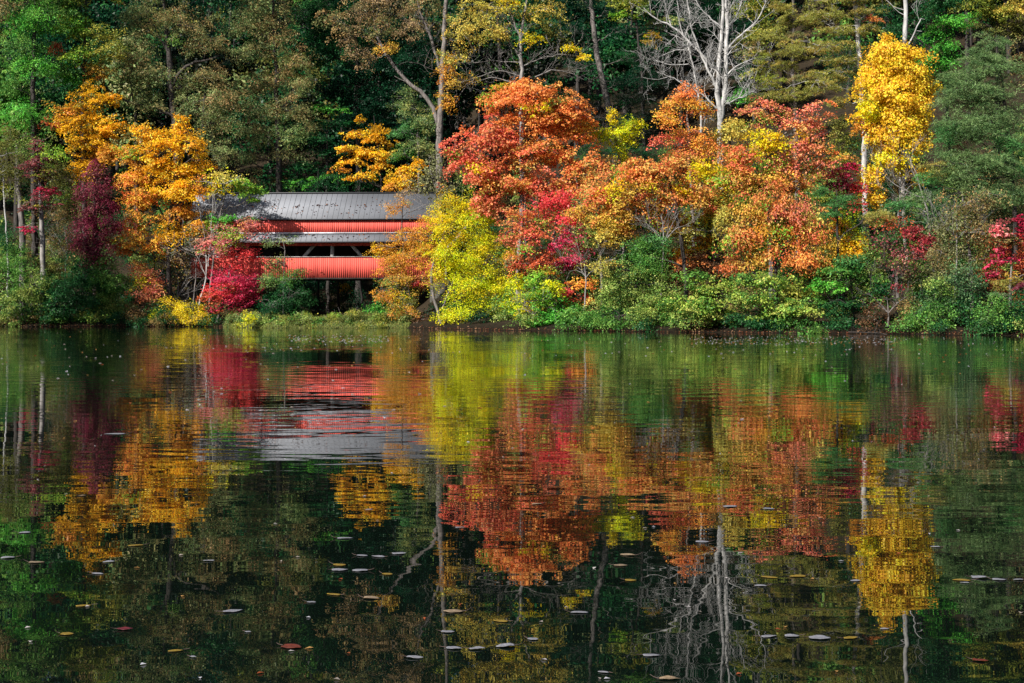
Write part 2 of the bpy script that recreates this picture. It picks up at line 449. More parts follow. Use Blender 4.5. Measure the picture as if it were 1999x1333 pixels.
def twigs(W, start, direc, length, rad, depth, spread=.75, curl=.25, n_child=4):
    """one bare branch that forks again; curved"""
    k = 6
    pts = [np.asarray(start, float)]; d = np.asarray(direc, float) / (np.linalg.norm(direc) + 1e-9)
    for i in range(k - 1):
        d = d + rng.normal(size=3) * np.array([.16, .12, .13]) + np.array([0, 0, curl * .25]); d /= np.linalg.norm(d)
        pts.append(pts[-1] + d * length / (k - 1))
    pts = np.array(pts)
    W.tube(pts, np.linspace(rad, max(rad * .35, .008), k), 4 if rad < .05 else 6)
    if depth <= 0: return
    for c in range(n_child):
        i = rng.integers(1, k)
        dd = pts[min(i, k - 1)] - pts[i - 1]; dd /= np.linalg.norm(dd) + 1e-9
        dd = dd + rng.normal(size=3) * spread * np.array([1, .7, .9])
        twigs(W, pts[i], dd, length * rng.uniform(.4, .7), rad * .5, depth - 1, spread, curl, n_child)

def px_path(path, Y, dyr=0.0):
    pts = [at(q[0], q[1], Y + (q[3] if len(q) > 3 else 0)) for q in path]
    return np.array(pts), np.array([q[2] for q in path])

def tree(name, label, cat, Y, style, trunk, bark, blobs, group=None, limbs=None, limb_n=9, scale_n=1.0, depth_max=3.4, multi=1, bare=0):
    """trunk: [(px, py, radius_m), ...] low to high at distance Y, carried down to the ground.  blobs: (px, py, rx, ry, palette[, density[, dY[, style]]])"""
    pts, rad = px_path(trunk, Y)
    base_xy = pts[0][:2]; gz = float(ground(base_xy[0], base_xy[1])) - 0.15
    lean = (pts[0] - pts[1]) / (abs(pts[0][2] - pts[1][2]) + 1e-6)
    if pts[0][2] > gz + .1:
        dz = pts[0][2] - gz
        foot = np.array([pts[0][0] + np.clip(lean[0], -.15, .15) * dz * .5, pts[0][1], gz])
        pts = np.vstack([foot, pts]); rad = np.concatenate([[rad[0] * 1.25], rad])
    else:
        pts[0][2] = min(gz, pts[1][2] - .3)
    root = empty(name, tuple(pts[0])); tag(root, label, cat, group)
    W = Wood()
    sp, sr = smooth_path(pts, rad, 0.7)
    sp[1:-1] += rng.normal(size=(len(sp) - 2, 3)) * np.array([.04, .04, 0])
    sr = sr * (1 + rng.normal(size=len(sr)) * .04); sr[0] *= 1.3
    W.tube(sp, sr, 9)
    for lm in (limbs or []):
        lp, lr = px_path(lm, Y); lp, lr = smooth_path(lp, lr, 0.5)
        lp[1:-1] += rng.normal(size=(len(lp) - 2, 3)) * .035
        W.tube(lp, lr, 7)
        if bare:
            for i in range(1, len(lp)):
                if rng.random() < bare:
                    dd = lp[i] - lp[i - 1]; dd /= np.linalg.norm(dd)
                    twigs(W, lp[i], dd + rng.normal(size=3) * np.array([.9, .7, .8]) + np.array([0, 0, .35]), rng.uniform(1.0, 2.4), min(lr[i] * .45, .05), 2, .8, .3, 4)
    lv = Leaves(); tg = []; LS[0] = rng.uniform(.72, 1.02)
    for b in blobs:
        px, py, rx, ry, pal = b[:5]; dens = b[5] if len(b) > 5 else 1.0; dy = b[6] if len(b) > 6 else rng.uniform(-.8, .4)
        st = b[7] if len(b) > 7 else style
        c = at(px, py, Y + dy); r0, r2 = rx / F * Y, ry / F * Y
        add_blob(lv, tg, c, (r0, min(depth_max, max(.5, (r0 + r2) * .5)), r2), PAL[pal], dens, st, scale_n)
    LS[0] = .88
    cand_p = [sp[int(len(sp) * .3):]]; cand_r = [sr[int(len(sp) * .3):]]
    for lm in (limbs or []):
        lp, lr = px_path(lm, Y); lp, lr = smooth_path(lp, lr, 0.5); cand_p.append(lp); cand_r.append(lr)
    cand_p = np.concatenate(cand_p); cand_r = np.concatenate(cand_r)
    for sc, rd in tg:
        cen = sc.mean(0) + rng.normal(size=3) * .15
        dv = cen - cand_p
        cost = np.linalg.norm(dv[:, :2], axis=1) + np.where(dv[:, 2] > 0, abs(dv[:, 2] - .45 * np.linalg.norm(dv[:, :2], axis=1)) * .6, -dv[:, 2] * 2.2)
        j = int(np.argmin(cost)); s_ = cand_p[j]; ln_ = np.linalg.norm(cen - s_)
        main = None
        if ln_ > .5:
            r_ = min(cand_r[j] * .6, .025 + .010 * ln_)
            mid = (s_ + cen) / 2 + np.array([0, 0, rng.uniform(-.02, .16) * ln_]) + rng.normal(size=3) * .1 * ln_
            main = bez(s_, mid, cen, 9); main[1:-1] += rng.normal(size=(7, 3)) * .035 * min(ln_, 3)
            W.tube(main, np.linspace(r_, max(.02, r_ * .35), 9), 6)
        m_ = min(len(sc), max(3, int(limb_n * min(2.0, len(sc) / 25))))
        for i in rng.choice(len(sc), m_, replace=False):
            e_ = sc[i]
            q0 = main[rng.integers(4, 9)] if main is not None else cen
            l2 = np.linalg.norm(e_ - q0)
            mid = (q0 + e_) / 2 + np.array([0, 0, .1 * l2]) + rng.normal(size=3) * .12 * l2
            path = bez(q0, mid, e_, 6); path[1:-1] += rng.normal(size=(4, 3)) * .04
            W.tube(path, np.linspace(.028, .009, 6), 4)
            twigs(W, path[rng.integers(2, 5)], rng.normal(size=3) * np.array([1, .8, .6]) + (e_ - q0) / (l2 + 1e-6), rng.uniform(.4, .9), .011, 0)
    W.build('trunk', BARK[bark], root, pts[0])
    if lv.c: lv.build('crown', root, pts[0])
    return root

# ------------------------------------------------------------------ covered bridge
BY = 128.0                                    # distance of its lake side
TH = math.radians(-2.2)
BX0, BX1 = (372 - 1000) / F * BY, (852 - 1000) / F * BY
LEN = BX1 - BX0
bridge = empty('covered_bridge', (BX0, BY + .4, 0), TH)
tag(bridge, 'long red board covered bridge with grey metal roofs among the trees', 'covered bridge')
def zy(py, Y=BY): return CH + (HZ - py) / F * Y
Wd = 6.0
def box(vl, fl, x0, x1, y0, y1, z0, z1):
    b = len(vl)
    vl += [(x0, y0, z0), (x1, y0, z0), (x1, y1, z0), (x0, y1, z0), (x0, y0, z1), (x1, y0, z1), (x1, y1, z1), (x0, y1, z1)]
    fl += [(b, b + 3, b + 2, b + 1), (b + 4, b + 5, b + 6, b + 7), (b, b + 1, b + 5, b + 4), (b + 1, b + 2, b + 6, b + 5), (b + 2, b + 3, b + 7, b + 6), (b + 3, b, b + 4, b + 7)]
def boxes(name, lst, mat, parent, tint=None):
    vl, fl = [], []
    for q in lst: box(vl, fl, *q)
    tt = None if tint is None else np.repeat(np.asarray(tint), 6, 0)
    return link_mesh(name, vl, fl, mat, parent, tint=tt)
RED = principled_mat('red_board_paint', rough=0.75, attr=True, noise=((2.2, 2.2, .35), 0.80, 1.08), bump=(14, 0.2, 0.006), spec=0.25)
ROOF = principled_mat('grey_metal_roofing', (0.165, 0.175, 0.20), 0.8, noise=((.35, .35, .8), 0.86, 1.1), spec=0.4)
ROOFD = principled_mat('dark_roof_edge', (0.05, 0.052, 0.06), 0.6)
SEAM = principled_mat('roof_seam', (0.09, 0.095, 0.105), 0.7)
FLASH = principled_mat('worn_pale_flashing', (0.42, 0.42, 0.46), 0.4, noise=((.9, .9, .9), 0.55, 1.6), spec=0.5)
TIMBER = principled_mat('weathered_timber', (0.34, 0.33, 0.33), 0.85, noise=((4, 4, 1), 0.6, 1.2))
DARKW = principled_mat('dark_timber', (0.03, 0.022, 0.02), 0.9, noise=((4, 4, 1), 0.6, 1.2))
STONE = principled_mat('abutment_stone', (0.05, 0.048, 0.04), 0.95, noise=((1.5, 1.5, 2.5), 0.5, 1.4), bump=(3, .8, .08))
def boards(name, z0, z1, y, label=None, flip=1):
    lst, tn = [], []
    x = 0.0; k = 0
    while x < LEN:
        w = rng.uniform(.17, .21)
        off = rng.uniform(0, .002)
        lst.append((x, min(x + w - .0004, LEN), y - .03 - off, y + .0, z0 + rng.uniform(0, .015), z1))
        base = lin((206, 84, 74)) * rng.uniform(.90, 1.06)
        if rng.random() < .06: base = base * .84
        tn.append(base); x += w
    o = boxes(name, lst, RED, bridge, tn)
    if label: o['label'] = label
    return o
zb0, zb1 = zy(542), zy(502)
boards('side_board_panel', zb0, zb1, 0, 'lower band of upright red boards below the opening')
boards('side_board_panel', zy(454), zy(430.6), 0, 'upper band of upright red boards under the main roof')
boards('side_board_panel', zy(480), zy(462), .02, 'narrow red board band in the shade of the small roof')
boards('side_board_panel', zb0, zb1, Wd, 'red boards of the far side')
boards('side_board_panel', zy(480), zy(432), Wd + .02, 'upper red boards of the far side')
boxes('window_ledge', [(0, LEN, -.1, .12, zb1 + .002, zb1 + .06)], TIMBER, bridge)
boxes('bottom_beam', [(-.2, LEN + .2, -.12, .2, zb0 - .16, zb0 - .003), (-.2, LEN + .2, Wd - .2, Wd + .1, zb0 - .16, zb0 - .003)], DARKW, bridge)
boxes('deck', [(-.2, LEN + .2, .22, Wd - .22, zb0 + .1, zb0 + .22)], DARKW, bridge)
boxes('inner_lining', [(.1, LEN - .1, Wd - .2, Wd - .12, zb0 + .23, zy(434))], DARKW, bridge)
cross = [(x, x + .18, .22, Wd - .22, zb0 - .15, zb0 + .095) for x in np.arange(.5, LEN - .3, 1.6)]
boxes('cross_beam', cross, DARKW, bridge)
# kingpost truss seen through the opening
def pxl(px): return (px - 372) / F * BY
def beam(name, x0, z0, x1, z1, w, y0, y1, mat):
    d = np.array([x1 - x0, z1 - z0]); n_ = np.array([-d[1], d[0]]) / np.linalg.norm(d) * w / 2
    c4 = [(x0 + n_[0], z0 + n_[1]), (x0 - n_[0], z0 - n_[1]), (x1 - n_[0], z1 - n_[1]), (x1 + n_[0], z1 + n_[1])]
    v = [(c[0], y0, c[1]) for c in c4] + [(c[0], y1, c[1]) for c in c4]
    f = [(0, 1, 2, 3), (7, 6, 5, 4), (0, 4, 5, 1), (1, 5, 6, 2), (2, 6, 7, 3), (3, 7, 4, 0)]
    return link_mesh(name, v, f, mat, bridge)
for px in (426, 500, 575, 649, 723, 797):
    dy_ = .10 if px == 649 else 1.3
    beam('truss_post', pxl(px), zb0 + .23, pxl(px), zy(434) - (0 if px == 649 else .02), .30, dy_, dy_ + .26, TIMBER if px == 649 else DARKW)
for s in (-1, 1):
    beam('truss_brace', pxl(649 + s * 89), zb0 + .25, pxl(649 + s * 3), zy(440), .28, .40, .60, TIMBER)
    beam('truss_brace', pxl(649 + s * 178), zb0 + .25, pxl(649 + s * 265), zy(440), .28, .40, .60, TIMBER)
boxes('top_beam', [(0, LEN, .08, .4, zy(434) + .004, zy(430))], DARKW, bridge)
raf = [(x, x + .14, .05, Wd - .05, zy(430) + .004, zy(428.5)) for x in np.arange(.4, LEN, 1.65)]
boxes('roof_tie', raf, DARKW, bridge)
# roofs: sloped sheets with standing seams
def roof_sheet(name, ya, za, yb, zb, x0, x1, seam=0.47, th=.05, mat=ROOF):
    vl, fl = [], []
    L = math.hypot(yb - ya, zb - za); ny_, nz_ = -(zb - za) / L, (yb - ya) / L
    if nz_ < 0: ny_, nz_ = -ny_, -nz_
    def slab(xa, xb, h0, h1, s0=0., s1=1.):
        b = len(vl)
        for s_, h_ in ((s0, h0), (s1, h0), (s1, h1), (s0, h1)):
            y_, z_ = ya + (yb - ya) * s_ + ny_ * h_, za + (zb - za) * s_ + nz_ * h_
            vl.append((xa, y_, z_)); vl.append((xb, y_, z_))
        fl.extend([(b, b + 2, b + 3, b + 1), (b + 2, b + 4, b + 5, b + 3), (b + 4, b + 6, b + 7, b + 5), (b + 6, b, b + 1, b + 7), (b, b + 6, b + 4, b + 2), (b + 1, b + 3, b + 5, b + 7)])
    slab(x0, x1, -th, 0)
    n0 = len(fl)
    x = x0 + seam
    while x < x1 - .05:
        slab(x - .011 + rng.uniform(-.01, .01), x + .011, .002, .016, .01, .995); x += seam
    o = link_mesh(name, vl, fl, mat, bridge)
    o.data.materials.append(SEAM)
    for i_, pg in enumerate(o.data.polygons): pg.material_index = 0 if i_ < n0 else 1
    return o
ze, zr = zy(427, BY - .2), zy(378, BY + 3.4)
main_roof = roof_sheet('main_roof', -.22, ze - .02, 3.0, zr, -.35, LEN + .35)
roof_sheet('back_roof', Wd + .75, ze, 3.0, zr, -.35, LEN + .35)
boxes('ridge_cap', [(-.38, LEN + .38, 2.86, 3.14, zr + .005, zr + .09)], ROOFD, bridge)
boxes('eave_fascia', [(-.35, LEN + .35, -.27, -.225, ze - .10, ze + .0)], ROOFD, bridge)
zp0, zp1 = zy(472, BY - .25), zy(456.5)
roof_sheet('small_side_roof', -.85, zp0, -.07, zp1, .2, LEN - .2)
o = boxes('roof_flashing', [(.2, LEN - .2, -.16, -.045, zp1 + .003, zp1 + .13)], FLASH, bridge)
boxes('small_roof_fascia', [(.2, LEN - .2, -.89, -.855, zp0 - .10, zp0 + .015)], ROOFD, bridge)
# gables
vl = [(0, 0, zy(431)), (0, Wd, zy(431)), (0, 3, zr - .1), (.06, 0, zy(431)), (.06, Wd, zy(431)), (.06, 3, zr - .1)]
fl = [(0, 2, 1), (3, 4, 5), (0, 1, 4, 3), (1, 2, 5, 4), (2, 0, 3, 5)]
redp = principled_mat('gable_red_paint', tuple(lin((205, 68, 58))), 0.8, noise=((3, 3, .5), 0.8, 1.1))
for xo in (.02, LEN - .08):
    link_mesh('gable', np.array(vl) + np.array([xo, 0, 0]), fl, redp, bridge, uniform=False)
for xo in (-1.2, LEN - .5):
    boxes('stone_abutment', [(xo, xo + 1.7, -.3, Wd + .3, -1.0, zb0 - .165)], STONE, bridge)

# dry leaves lying on the roofs
cth, sth = math.cos(TH), math.sin(TH)
def b2w(x, y, z): return np.array([BX0 + x * cth - y * sth, BY + .4 + x * sth + y * cth, z])
lv = Leaves()
sl = (zr - ze) / 3.75
def roof_leaf(x, s):
    y = -.22 + s * 3.22; c = b2w(x, y, ze - .02 + s * (zr - ze + .02) + .03)
    nrm = np.array([sth * sl, -sl * cth, 1.0])
    return c, nrm
cs, ns = [], []
for cx, s0, sx_, ss, k in ((5.7, .5, 3.5, .28, 60), (7.4, .42, .5, .12, 26), (9.3, .45, .35, .07, 26), (12.6, .55, 1.2, .1, 30), (14.5, .3, 2.0, .2, 26), (10.5, .25, 3, .15, 34), (16.8, .5, 1.5, .25, 30), (11.2, .5, .3, .08, 14), (15.6, .5, .5, .06, 18)):
    for _ in range(int(k * .6)):
        x = rng.normal(cx, sx_ * .5); s = np.clip(rng.normal(s0, ss * .6), .03, .95)
        if 0 < x < LEN:
            c, nr = roof_leaf(x, s); cs.append(c); ns.append(nr)
for _ in range(70):
    x = rng.uniform(3, LEN); s = rng.uniform(.1, .95); y = -.85 + s * .78
    cs.append(b2w(x, y, zp0 + s * (zp1 - zp0) + .025)); g = (zp1 - zp0) / .78; ns.append(np.array([0, -g, 1.0]))
cs, ns = np.array(cs), np.array(ns); K = len(cs)
pp = np.array(P((70, 50, 52), (52, 42, 45), (88, 55, 48), (60, 54, 60), (150, 90, 50)))
lv.add(cs, ns, rng.normal(size=(K, 3)), rng.uniform(.10, .24, K), rng.uniform(.07, .15, K), pp[rng.integers(0, 5, K)])
tag(lv.build('roof_leaf_litter'), 'dry brown leaves scattered over the grey bridge roofs', 'fallen leaves', kind='stuff')

# ------------------------------------------------------------------ the trees and shrubs one can tell apart
# left bank, front
tree('shrub', 'grey green shrub at the far left edge of the bank, touching the water', 'shrub', 124.3, 'shrub', [(45, 630, .08), (42, 590, .05), (40, 540, .03)], 'grey',
     [(35, 592, 52, 42, 'olivegreen', .9), (20, 545, 40, 40, 'green', .8), (75, 560, 35, 35, 'olivegreen', .7), (60, 622, 40, 12, 'vine', .6)], 'shrubs on the left bank')
tree('shrub', 'large dark green shrub bulging over the water left of the yellow bush', 'shrub', 125.2, 'shrub', [(180, 630, .12), (178, 580, .08), (175, 510, .04)], 'dark',
     [(170, 560, 62, 48, 'dgreen', 1.1), (212, 545, 40, 50, 'green', 1.0), (150, 515, 30, 25, 'dgreen', .9), (215, 590, 36, 30, 'olivegreen', 1.0), (120, 590, 40, 38, 'dgreen', 1.0), (195, 612, 48, 15, 'dogw', .8), (185, 500, 28, 20, 'green', .9)], 'shrubs on the left bank')  # sunlit lower right side is put into the lighter green palettes
tree('shrub', 'dark olive shrub between the far left trunks and the large green shrub', 'shrub', 127.0, 'shrub', [(100, 600, .1), (98, 520, .04)], 'dark',
     [(90, 520, 50, 30, 'olive', .8), (40, 500, 45, 28, 'green', .8), (95, 565, 40, 40, 'dkgreen', 1.0), (20, 470, 30, 25, 'dgreen', .8)], 'shrubs on the left bank')
tree('sapling', 'slim salmon pink sapling between the dark green shrub and the yellow bush', 'young tree', 125.4, 'maple', [(288, 625, .05), (287, 560, .04), (286, 515, .02)], 'grey',
     [(285, 545, 32, 22, 'salpink', .8), (292, 575, 34, 18, 'salpink', .9), (268, 520, 22, 14, 'salmon', .7), (280, 606, 34, 24, 'brown', .8), (310, 590, 20, 16, 'rust', .5)])
tree('bush', 'low round bright yellow bush at the waterline', 'bush', 123.9, 'shrub', [(350, 632, .05), (350, 600, .03)], 'grey',
     [(348, 603, 46, 22, 'yellow', 1.3), (312, 617, 25, 15, 'yelgreen', 1.0), (390, 615, 22, 13, 'yellow', 1.0), (355, 622, 55, 12, 'yellow', 1.1), (402, 628, 14, 7, 'yellow', .8)])
tree('sapling', 'bare whitish sapling with a forked crooked stem left of the crimson tree', 'young tree', 124.6, 'sparse',
     [(389, 608, .085), (393, 575, .08), (405, 548, .07), (407, 520, .06), (400, 490, .05), (398, 465, .03)], 'white',
     [(425, 352, 34, 26, 'yelgold', .5), (455, 345, 25, 20, 'yelolive', .4), (392, 475, 22, 25, 'tan', .35)],
     limbs=[[(407, 520, .05), (412, 480, .04), (413, 430, .03), (416, 385, .02)], [(404, 500, .035), (380, 490, .02), (362, 487, .012)], [(409, 500, .035), (430, 490, .02), (452, 478, .012)], [(405, 545, .03), (395, 520, .02), (385, 500, .01)]], bare=.8)
tree('sapling', 'straight thin grey sapling with few leaves, under the golden maple', 'young tree', 126.3, 'sparse', [(377, 610, .07), (380, 560, .06), (386, 500, .04), (388, 450, .02)], 'grey',
     [(385, 470, 30, 25, 'vine', .5), (350, 500, 30, 25, 'tan', .5)], bare=.5)
tree('sumac_tree', 'crimson leaved small tree with pale curved branches beside the bridge', 'tree', 123.6, 'pads',
     [(424, 626, .10), (432, 604, .10), (444, 575, .09), (450, 540, .07), (452, 510, .05)], 'grey',
     [(452, 545, 52, 22, 'crimson', 1.0), (462, 570, 46, 20, 'crimson', 1.0), (430, 560, 36, 22, 'red', .8), (455, 595, 40, 20, 'crimson', 1.0), (470, 505, 42, 26, 'red', .9), (462, 458, 44, 26, 'pinkred', .9), (440, 480, 32, 22, 'pinkred', .8), (485, 435, 25, 14, 'pinkred', .8), (415, 590, 20, 26, 'rust', .9), (490, 560, 24, 25, 'crimson', .9), (405, 470, 22, 26, 'pinkred', .4)],
     limbs=[[(446, 570, .05), (447, 530, .04), (455, 500, .035), (470, 480, .025), (485, 465, .015)], [(450, 540, .04), (470, 545, .03), (495, 575, .015)]])
tree('small_tree', 'small green tree standing before the left part of the bridge', 'tree', 120.5, 'shrub', [(552, 622, .09), (555, 570, .07), (556, 500, .04), (553, 455, .02)], 'grey',
     [(562, 575, 44, 26, 'dgreen', 1.0), (545, 548, 40, 20, 'green', .8), (545, 512, 26, 14, 'palegreen', .7), (560, 468, 34, 7, 'palegreen', .35), (530, 478, 14, 10, 'palegreen', .5), (590, 585, 24, 22, 'dgreen', .9), (575, 535, 28, 12, 'green', .5), (535, 600, 40, 22, 'dkgreen', .9), (590, 530, 22, 6, 'olive', .4), (528, 540, 20, 26, 'palegreen', .6)])
tree('small_tree', 'golden leaved small tree covering the right half of the bridge', 'tree', 119.2, 'shrub',
     [(812, 622, .11), (800, 580, .10), (792, 530, .08), (785, 460, .06), (788, 390, .03)], 'grey',
     [(795, 515, 48, 28, 'amber', .9), (742, 492, 22, 11, 'amber', .8), (765, 505, 34, 22, 'amber', .8), (740, 487, 30, 12, 'gold', .5), (805, 455, 36, 28, 'amber', .75), (778, 402, 30, 16, 'amber', .6), (795, 380, 24, 10, 'tan', .5), (790, 560, 42, 22, 'ochre', .8), (765, 580, 34, 14, 'amber', .9), (812, 540, 18, 12, 'salred', .8), (815, 555, 16, 6, 'red', .8), (835, 480, 26, 40, 'amber', .7), (760, 530, 22, 12, 'amber', .6), (735, 572, 18, 7, 'amber', .6), (818, 495, 38, 36, 'amber', .9), (775, 545, 40, 14, 'ochre', .8), (838, 440, 26, 26, 'amber', .8), (770, 520, 30, 18, 'amber', .7), (835, 540, 26, 20, 'salred', .7), (770, 470, 30, 14, 'amber', .6), (850, 405, 20, 18, 'yelgold', .6)])
tree('shrub', 'low ochre shrub at the waterline below the golden tree, right of the marsh grass', 'shrub', 116.6, 'shrub', [(800, 632, .05), (798, 605, .03)], 'grey',
     [(798, 612, 34, 13, 'ochre', .9), (770, 600, 22, 8, 'amber', .6), (825, 622, 28, 12, 'brown', .7), (800, 590, 20, 8, 'olive', .6)])
tree('shrub', 'green leafy shrub by the dark hollow under the bridge', 'shrub', 119.8, 'shrub', [(768, 632, .06), (765, 595, .03)], 'grey',
     [(765, 600, 34, 18, 'green', .9), (738, 607, 26, 12, 'bright', .8), (740, 583, 12, 10, 'pinegreen', .6), (790, 590, 22, 14, 'olivegreen', .7), (715, 618, 22, 8, 'olivegreen', .7)])
tree('broadleaf_tree', 'bright yellow green tree reaching down to the water right of the bridge', 'tree', 113.6, 'shrub',
     [(858, 606, .13), (846, 580, .12), (838, 560, .11), (850, 500, .10), (880, 420, .07), (895, 385, .04)], 'grey',
     [(895, 415, 46, 38, 'yelgold', 1.1), (930, 440, 48, 44, 'yelgreen', 1.0), (872, 455, 42, 45, 'yelgold', 1.0), (900, 500, 60, 42, 'yelgreen', 1.1), (960, 500, 50, 48, 'yelgold', 1.0), (930, 560, 60, 40, 'yelgreen', 1.1), (985, 560, 38, 45, 'yelgreen', 1.0), (905, 614, 62, 24, 'yelgreen', 1.2), (975, 605, 48, 34, 'yelgreen', 1.1), (880, 385, 22, 16, 'yellow', .9), (855, 530, 24, 38, 'yelgold', .7), (950, 410, 20, 22, 'yelgreen', .7)], limbs=[[(862, 604, .06), (880, 560, .06), (905, 500, .04)], [(930, 625, .07), (925, 590, .06), (915, 540, .05)]], scale_n=1.1)
# right bank, front
tree('shrub', 'fresh green low shrub just right of the yellow green tree', 'shrub', 105.3, 'dogwood', [(1100, 636, .06), (1100, 605, .03)], 'grey',
     [(1095, 608, 44, 24, 'bright', 1.0), (1120, 618, 34, 16, 'lime', 1.0), (1060, 622, 30, 13, 'bright', .9), (1062, 575, 30, 24, 'lime', .9), (1050, 545, 22, 18, 'lime', .7), (1075, 560, 22, 14, 'yelgreen', .7)])
tree('shrub', 'mixed lime and rust shrub hiding the foot of the big orange maple', 'shrub', 107.8, 'shrub', [(1030, 620, .06), (1028, 560, .03)], 'grey',
     [(1008, 545, 20, 26, 'yelgreen', .8), (1012, 600, 22, 26, 'lime', .8), (1005, 505, 20, 22, 'vine', .8), (1030, 545, 28, 24, 'vine', .8), (1022, 590, 28, 28, 'yelgreen', .8), (1040, 515, 24, 20, 'rust', .7), (1012, 510, 20, 20, 'redmix', .7), (1035, 580, 24, 20, 'olivegreen', .8)])
tree('shrub', 'orange and red low shrub above the fresh green shrub', 'shrub', 106.4, 'maple', [(1130, 610, .05), (1128, 570, .03)], 'dark',
     [(1142, 556, 36, 12, 'orangeg', .9), (1108, 572, 16, 16, 'red', .8), (1125, 580, 34, 12, 'rust', .8), (1155, 590, 22, 10, 'orangeg', .6), (1068, 527, 16, 12, 'amber', .8)])
tree('bush', 'wide olive green bush at the water, right of the fresh green shrub', 'bush', 101.5, 'shrub', [(1240, 640, .12), (1240, 560, .08), (1250, 500, .04)], 'dark',
     [(1225, 535, 60, 32, 'olivegreen', 1.0), (1270, 520, 50, 34, 'green', 1.0), (1260, 480, 44, 26, 'green', .9), (1195, 580, 46, 36, 'olivegreen', 1.0), (1250, 585, 60, 34, 'olivegreen', 1.1), (1215, 618, 52, 22, 'green', 1.0), (1290, 600, 46, 30, 'dogw', 1.0), (1170, 520, 30, 22, 'yelolive', .7), (1305, 560, 34, 26, 'olivegreen', .9), (1285, 470, 26, 20, 'pinegreen', .7)])
tree('dogwood_tree', 'layered green dogwood under the hanging orange branches', 'tree', 97.6, 'dogwood', [(1415, 642, .10), (1412, 600, .08), (1410, 560, .04)], 'dark',
     [(1395, 560, 56, 18, 'dogw', 1.0), (1370, 590, 50, 18, 'dogw', 1.0), (1430, 582, 50, 16, 'olivegreen', 1.0), (1400, 615, 56, 20, 'dogw', 1.0), (1345, 622, 34, 16, 'olivegreen', .9), (1360, 545, 34, 16, 'green', .9), (1440, 620, 30, 14, 'dgreen', .8)], 'layered dogwoods along the right bank')
tree('dogwood_tree', 'layered yellow green dogwood reaching far over the water beside the dark hollow', 'tree', 96.2, 'dogwood', [(1520, 642, .10), (1522, 600, .08), (1520, 560, .04)], 'dark',
     [(1500, 552, 56, 16, 'dogw', 1.0), (1560, 570, 44, 14, 'oliveg', 1.0), (1480, 580, 46, 14, 'dogw', 1.0), (1540, 602, 60, 15, 'dogw', 1.1), (1500, 618, 46, 14, 'dogw', 1.0), (1590, 585, 26, 10, 'green', .8), (1455, 546, 30, 14, 'green', .8), (1480, 632, 30, 8, 'dgreen', .7)], 'layered dogwoods along the right bank')
tree('dogwood_tree', 'darker green layered dogwood above the black hollow in the bank', 'tree', 94.8, 'dogwood', [(1668, 640, .09), (1665, 590, .07), (1660, 540, .03)], 'dark',
     [(1640, 530, 40, 14, 'green', .9), (1690, 545, 40, 14, 'green', .9), (1620, 560, 38, 14, 'bright', .8), (1700, 580, 44, 11, 'green', .9), (1650, 596, 30, 9, 'dgreen', .8), (1660, 510, 34, 12, 'pinegreen', .8), (1715, 560, 24, 12, 'dgreen', .8)], 'layered dogwoods along the right bank')
tree('bush', 'dense blue green bush at the water right of the black hollow', 'bush', 90.4, 'shrub', [(1835, 645, .10), (1838, 600, .07), (1840, 560, .04)], 'dark',
     [(1830, 605, 56, 34, 'bluegreen', 1.1), (1795, 622, 36, 24, 'green', 1.0), (1870, 560, 50, 34, 'bluegreen', 1.0), (1885, 610, 44, 36, 'dgreen', 1.1), (1850, 632, 60, 14, 'olivegreen', .9), (1830, 560, 36, 26, 'olivegreen', .8), (1890, 535, 34, 22, 'bluegreen', .8)])
tree('bush', 'green bush at the right end of the bank by the thin dark trunks', 'bush', 87.6, 'shrub', [(1970, 650, .10), (1972, 600, .06)], 'dark',
     [(1965, 615, 46, 28, 'green', 1.1), (1935, 628, 36, 18, 'bluegreen', 1.0), (1995, 590, 30, 26, 'dgreen', 1.0), (1940, 590, 30, 18, 'green', .8), (2010, 630, 34, 22, 'green', 1.0)])
# middle right
tree('maple_tree', 'big round topped orange maple with a pale trunk, tallest in the middle', 'tree', 111.0, 'maple',
     [(1012, 600, .19), (1014, 500, .19), (1020, 400, .19), (1020, 300, .20), (1022, 230, .14), (1020, 170, .07)], 'pale',
     [(1040, 195, 66, 34, 'orange', 1.0), (1100, 215, 56, 36, 'orange', 1.0), (985, 205, 50, 34, 'orange', .9), (1060, 245, 80, 28, 'orange', .9), (1135, 250, 34, 26, 'orangeg', .8), (960, 262, 60, 34, 'salred', .8), (905, 290, 40, 30, 'salred', .7), (1040, 300, 70, 34, 'salmon', .7), (930, 330, 50, 30, 'salred', .8), (1110, 300, 46, 26, 'orange', .7), (985, 355, 60, 36, 'salmon', .8), (1060, 365, 60, 34, 'salred', .7), (1130, 350, 54, 36, 'salmon', .8), (960, 395, 40, 30, 'salred', .8), (1020, 168, 26, 16, 'orange', .8), (1165, 310, 30, 22, 'salmon', .7)],
     limbs=[[(1018, 300, .10), (990, 265, .07), (960, 240, .04)], [(1020, 310, .10), (1050, 270, .07), (1090, 230, .04)], [(1018, 380, .10), (970, 330, .06), (920, 290, .03)], [(1018, 400, .10), (1080, 350, .06), (1140, 310, .03)]])
